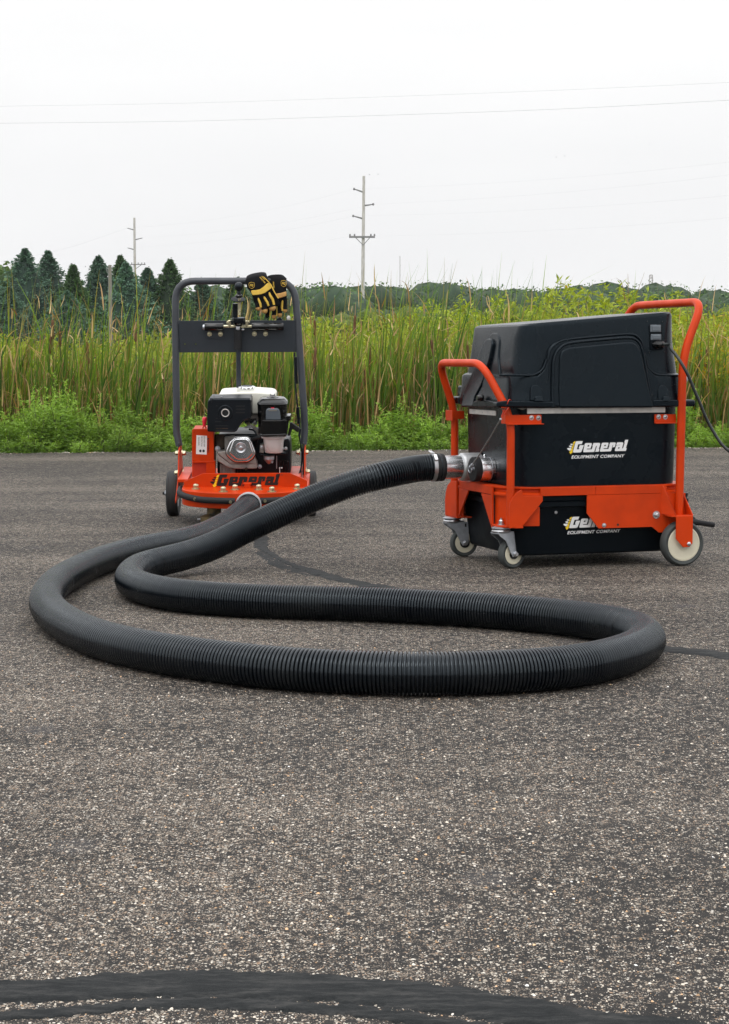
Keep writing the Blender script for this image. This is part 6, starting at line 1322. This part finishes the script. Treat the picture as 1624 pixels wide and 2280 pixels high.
for x in (780, 790, 826, 834): MB().lathe([(.05, 0), (.09, .06), (.06, .2)], ((x - 806.5) * mpx, -.24, za + .09), (0, 0, 1), 8).build('insulator', M['pole_dark'], r)
for x in (791, 825): MB().tube([((x - 806.5) * mpx, -.24, za), (xo(546), -.15, hz(546))], .035, 6).build('arm_brace', M['pole_dark'], r)
tag(r, 'tall grey utility pole with three side arms and a crossarm near the centre', 'utility pole', 'utility poles in the marsh')
Y2 = 246.; r, h, t = wpole(299.5, 485, 0, Y2, .13, .22); m2 = Y2 / 4200
MB().tube([(0, 0, -.5), (0, 0, h)], [.22, .14], 12).build('pole_shaft', M['pole'], r, angle=60)
h2 = lambda py: P(812, py, Y2)[2] - (t[2] - h)
for (xa, ya, xb, yb) in ((284, 508, 300, 512), (317, 530, 301, 534), (284, 552, 300, 556)):
    a = np.array([(xa - 299.5) * m2, -.1, h2(ya)]); b = np.array([0, 0, h2(yb)]); MB().tube([a, b], [.05, .09], 6).build('insulator_arm', M['pole_dark'], r)
MB().box(-9.5 * m2, 24 * m2, -.3, -.15, h2(590), h2(588)).build('crossarm', M['pole_dark'], r)
for x in (-6, 8, 16, 22): MB().lathe([(.06, 0), (.06, .2)], (x * m2, -.24, h2(588)), (0, 0, 1), 6).build('insulator', M['pole_dark'], r)
MB().tube([(16 * m2, -.2, h2(589)), (0, 0, h2(600))], .04, 5).build('arm_brace', M['pole_dark'], r)
tag(r, 'far utility pole with a crossarm rising behind the spruces on the left', 'utility pole', 'utility poles in the marsh')
Y3 = 60.; r, h, t = wpole(245, 590, 0, Y3, .08, .1)
MB().tube([(0, 0, -.3), (0, 0, h)], [.075, .055], 10).build('pole_shaft', M['post'], r, angle=60)
m3 = Y3 / 4200; h3 = lambda py: P(812, py, Y3)[2] - (t[2] - h)
MB().tube([(-7 * m3, -.05, h3(596)), (-6 * m3, -.05, h3(606)), (0, -.05, h3(612))], .012, 5).build('pole_hook', M['pole_dark'], r)
tag(r, 'short weathered post standing in the reeds in front of the spruces', 'utility pole', 'utility poles in the marsh')
def wire(pts, Ys, rad, lab, group='overhead wires'):
    q = [P(x, y, Y_) for (x, y), Y_ in zip(pts, Ys)]; c = (q[0] + q[-1]) / 2
    o = MB().tube([p - c for p in spline(q, 10)], rad, 4).build('overhead_wire', M['wire'], angle=80); o.location = c; tag(o, lab, 'wire', group)
wire([(-60, 237.5), (400, 230), (812, 217), (1240, 201), (1700, 180)], [60, 57, 54, 51, 48], .0022, 'upper of the two near wires crossing the whole sky')
wire([(-60, 275), (400, 270), (812, 258), (1240, 243), (1700, 219)], [60, 57, 54, 51, 48], .0034, 'lower of the two near wires crossing the whole sky')
W_L = [(317, 530), (284, 552), (284, 508)]
for a_, b_, sag, lab in (((284, 508), (789, 421), 24, 'highest wire strung between the two tall poles'), ((317, 530), (831, 455), 20, 'second wire strung between the two tall poles'), ((284, 552), (787, 481), 20, 'third wire strung between the two tall poles'), ((292, 587), (780, 526), 15, 'lowest wire strung between the crossarms of the tall poles'),):
    pts = [(a_[0] + (b_[0] - a_[0]) * t, a_[1] + (b_[1] - a_[1]) * t + 4 * sag * t * (1 - t) * .6) for t in (0, .25, .5, .75, 1)]; wire(pts, [Y2 + (POLE_Y - Y2) * t for t in (0, .25, .5, .75, 1)], .0028, lab)
for a_, b_, sag, lab in (((789, 421), (1700, 352), 18, 'highest wire running from the tall pole out to the right'), ((831, 455), (1700, 380), 16, 'second wire running from the tall pole out to the right'), ((787, 481), (1700, 428), 16, 'third wire running from the tall pole out to the right'), ((834, 526), (1700, 478), 14, 'lowest wire running from the crossarm out to the right')):
    pts = [(a_[0] + (b_[0] - a_[0]) * t, a_[1] + (b_[1] - a_[1]) * t + 4 * sag * t * (1 - t) * .6) for t in (0, .25, .5, .75, 1)]; wire(pts, [POLE_Y - 75 * t for t in (0, .25, .5, .75, 1)], .0024, lab)
for a_, b_, lab in (((-40, 462), (284, 508), 'wire running from the far pole out to the left'),): wire([a_, ((a_[0] + b_[0]) / 2, (a_[1] + b_[1]) / 2 + 16), b_][::1] if 0 else [(b_[0], b_[1]), (120, 560), (-60, 592)], [Y2, 270, 300], .006, lab)
# thin mast and lattice tower far off
Y4 = 500.; r, h, t = wpole(891, 570, 0, Y4, .1, .1, 'radio_mast'); MB().tube([(0, 0, 0), (0, 0, h)], .10, 4).build('mast_shaft', M['mast'], r)
for k_ in range(5): MB().tube([(0, 0, h * (.5 + .1 * k_)), (.25, 0, h * (.5 + .1 * k_))], .06, 4).build('mast_step', M['mast'], r)
tag(r, 'thin pale radio mast far off right of the tall pole', 'mast')
Y5 = 500.; r, h, t = wpole(1450, 612, 0, Y5, .1, .1, 'lattice_tower'); m5 = Y5 / 4200
for sx, sy in ((-1, -1), (1, -1), (1, 1), (-1, 1)): MB().tube([(sx * 1.0, sy * 1.0, 0), (sx * .35, sy * .35, h)], .10, 4).build('leg', M['mast'], r)
for k_ in range(12):
    z0, z1__ = h * (.35 + .65 * k_ / 12), h * (.35 + .65 * (k_ + 1) / 12); s = (-1) ** k_; w0 = 1 - .65 * z0 / h; MB().tube([(-s * w0, -w0, z0), (s * w0, -w0, z1__)], .06, 4).build('lattice_brace', M['mast'], r)
for py in (612.5, 619): MB().box(-3 * m5, 3 * m5, -.3, .3, P(812, py, Y5)[2] - (t[2] - h) - .12, P(812, py, Y5)[2] - (t[2] - h) + .12).build('antenna_arm', M['mast'], r)
tag(r, 'small lattice antenna tower far off above the bright shrubs', 'antenna tower')
for bx, by, lab, s in ((823, 389, 'tiny bird in flight just right of the pole top', 1), (842, 388, 'tiny bird in flight further right of the pole top', 1), (1238.5, 350, 'left one of the two tiny birds high on the right', 1), (1258, 347.5, 'right one of the two tiny birds high on the right', 1), (1447, 320, 'lone tiny bird highest at the far right', .9), (190, 781 * .76 + 188, 'tiny bird in the sky gap between the spruces', 1.1)):
    if lab.startswith('tiny bird in the sky'): bx, by = 190.5, 594
    c = P(bx, by, 90.); mm = 90 / 4200 * s; r = empty('bird', Matrix.Translation(c))
    MB().tube([(-1.2 * mm, 0, 0), (-.4 * mm, 0, .1 * mm), (.5 * mm, 0, 0), (1.4 * mm, 0, -.2 * mm)], [.1 * mm, .42 * mm, .38 * mm, .1 * mm], 8).build('body', M['bird'], r)
    for q in (-1, 1): MB().prism([(-.5 * mm, 0, .1 * mm), (.5 * mm, 0, .1 * mm), (.5 * mm, q * 1.6 * mm, 1.2 * mm), (.1 * mm, q * 3 * mm, .9 * mm)], (0, 0, .08 * mm)).build('wing', M['bird'], r)
    tag(r, lab, 'bird', 'birds in the sky')
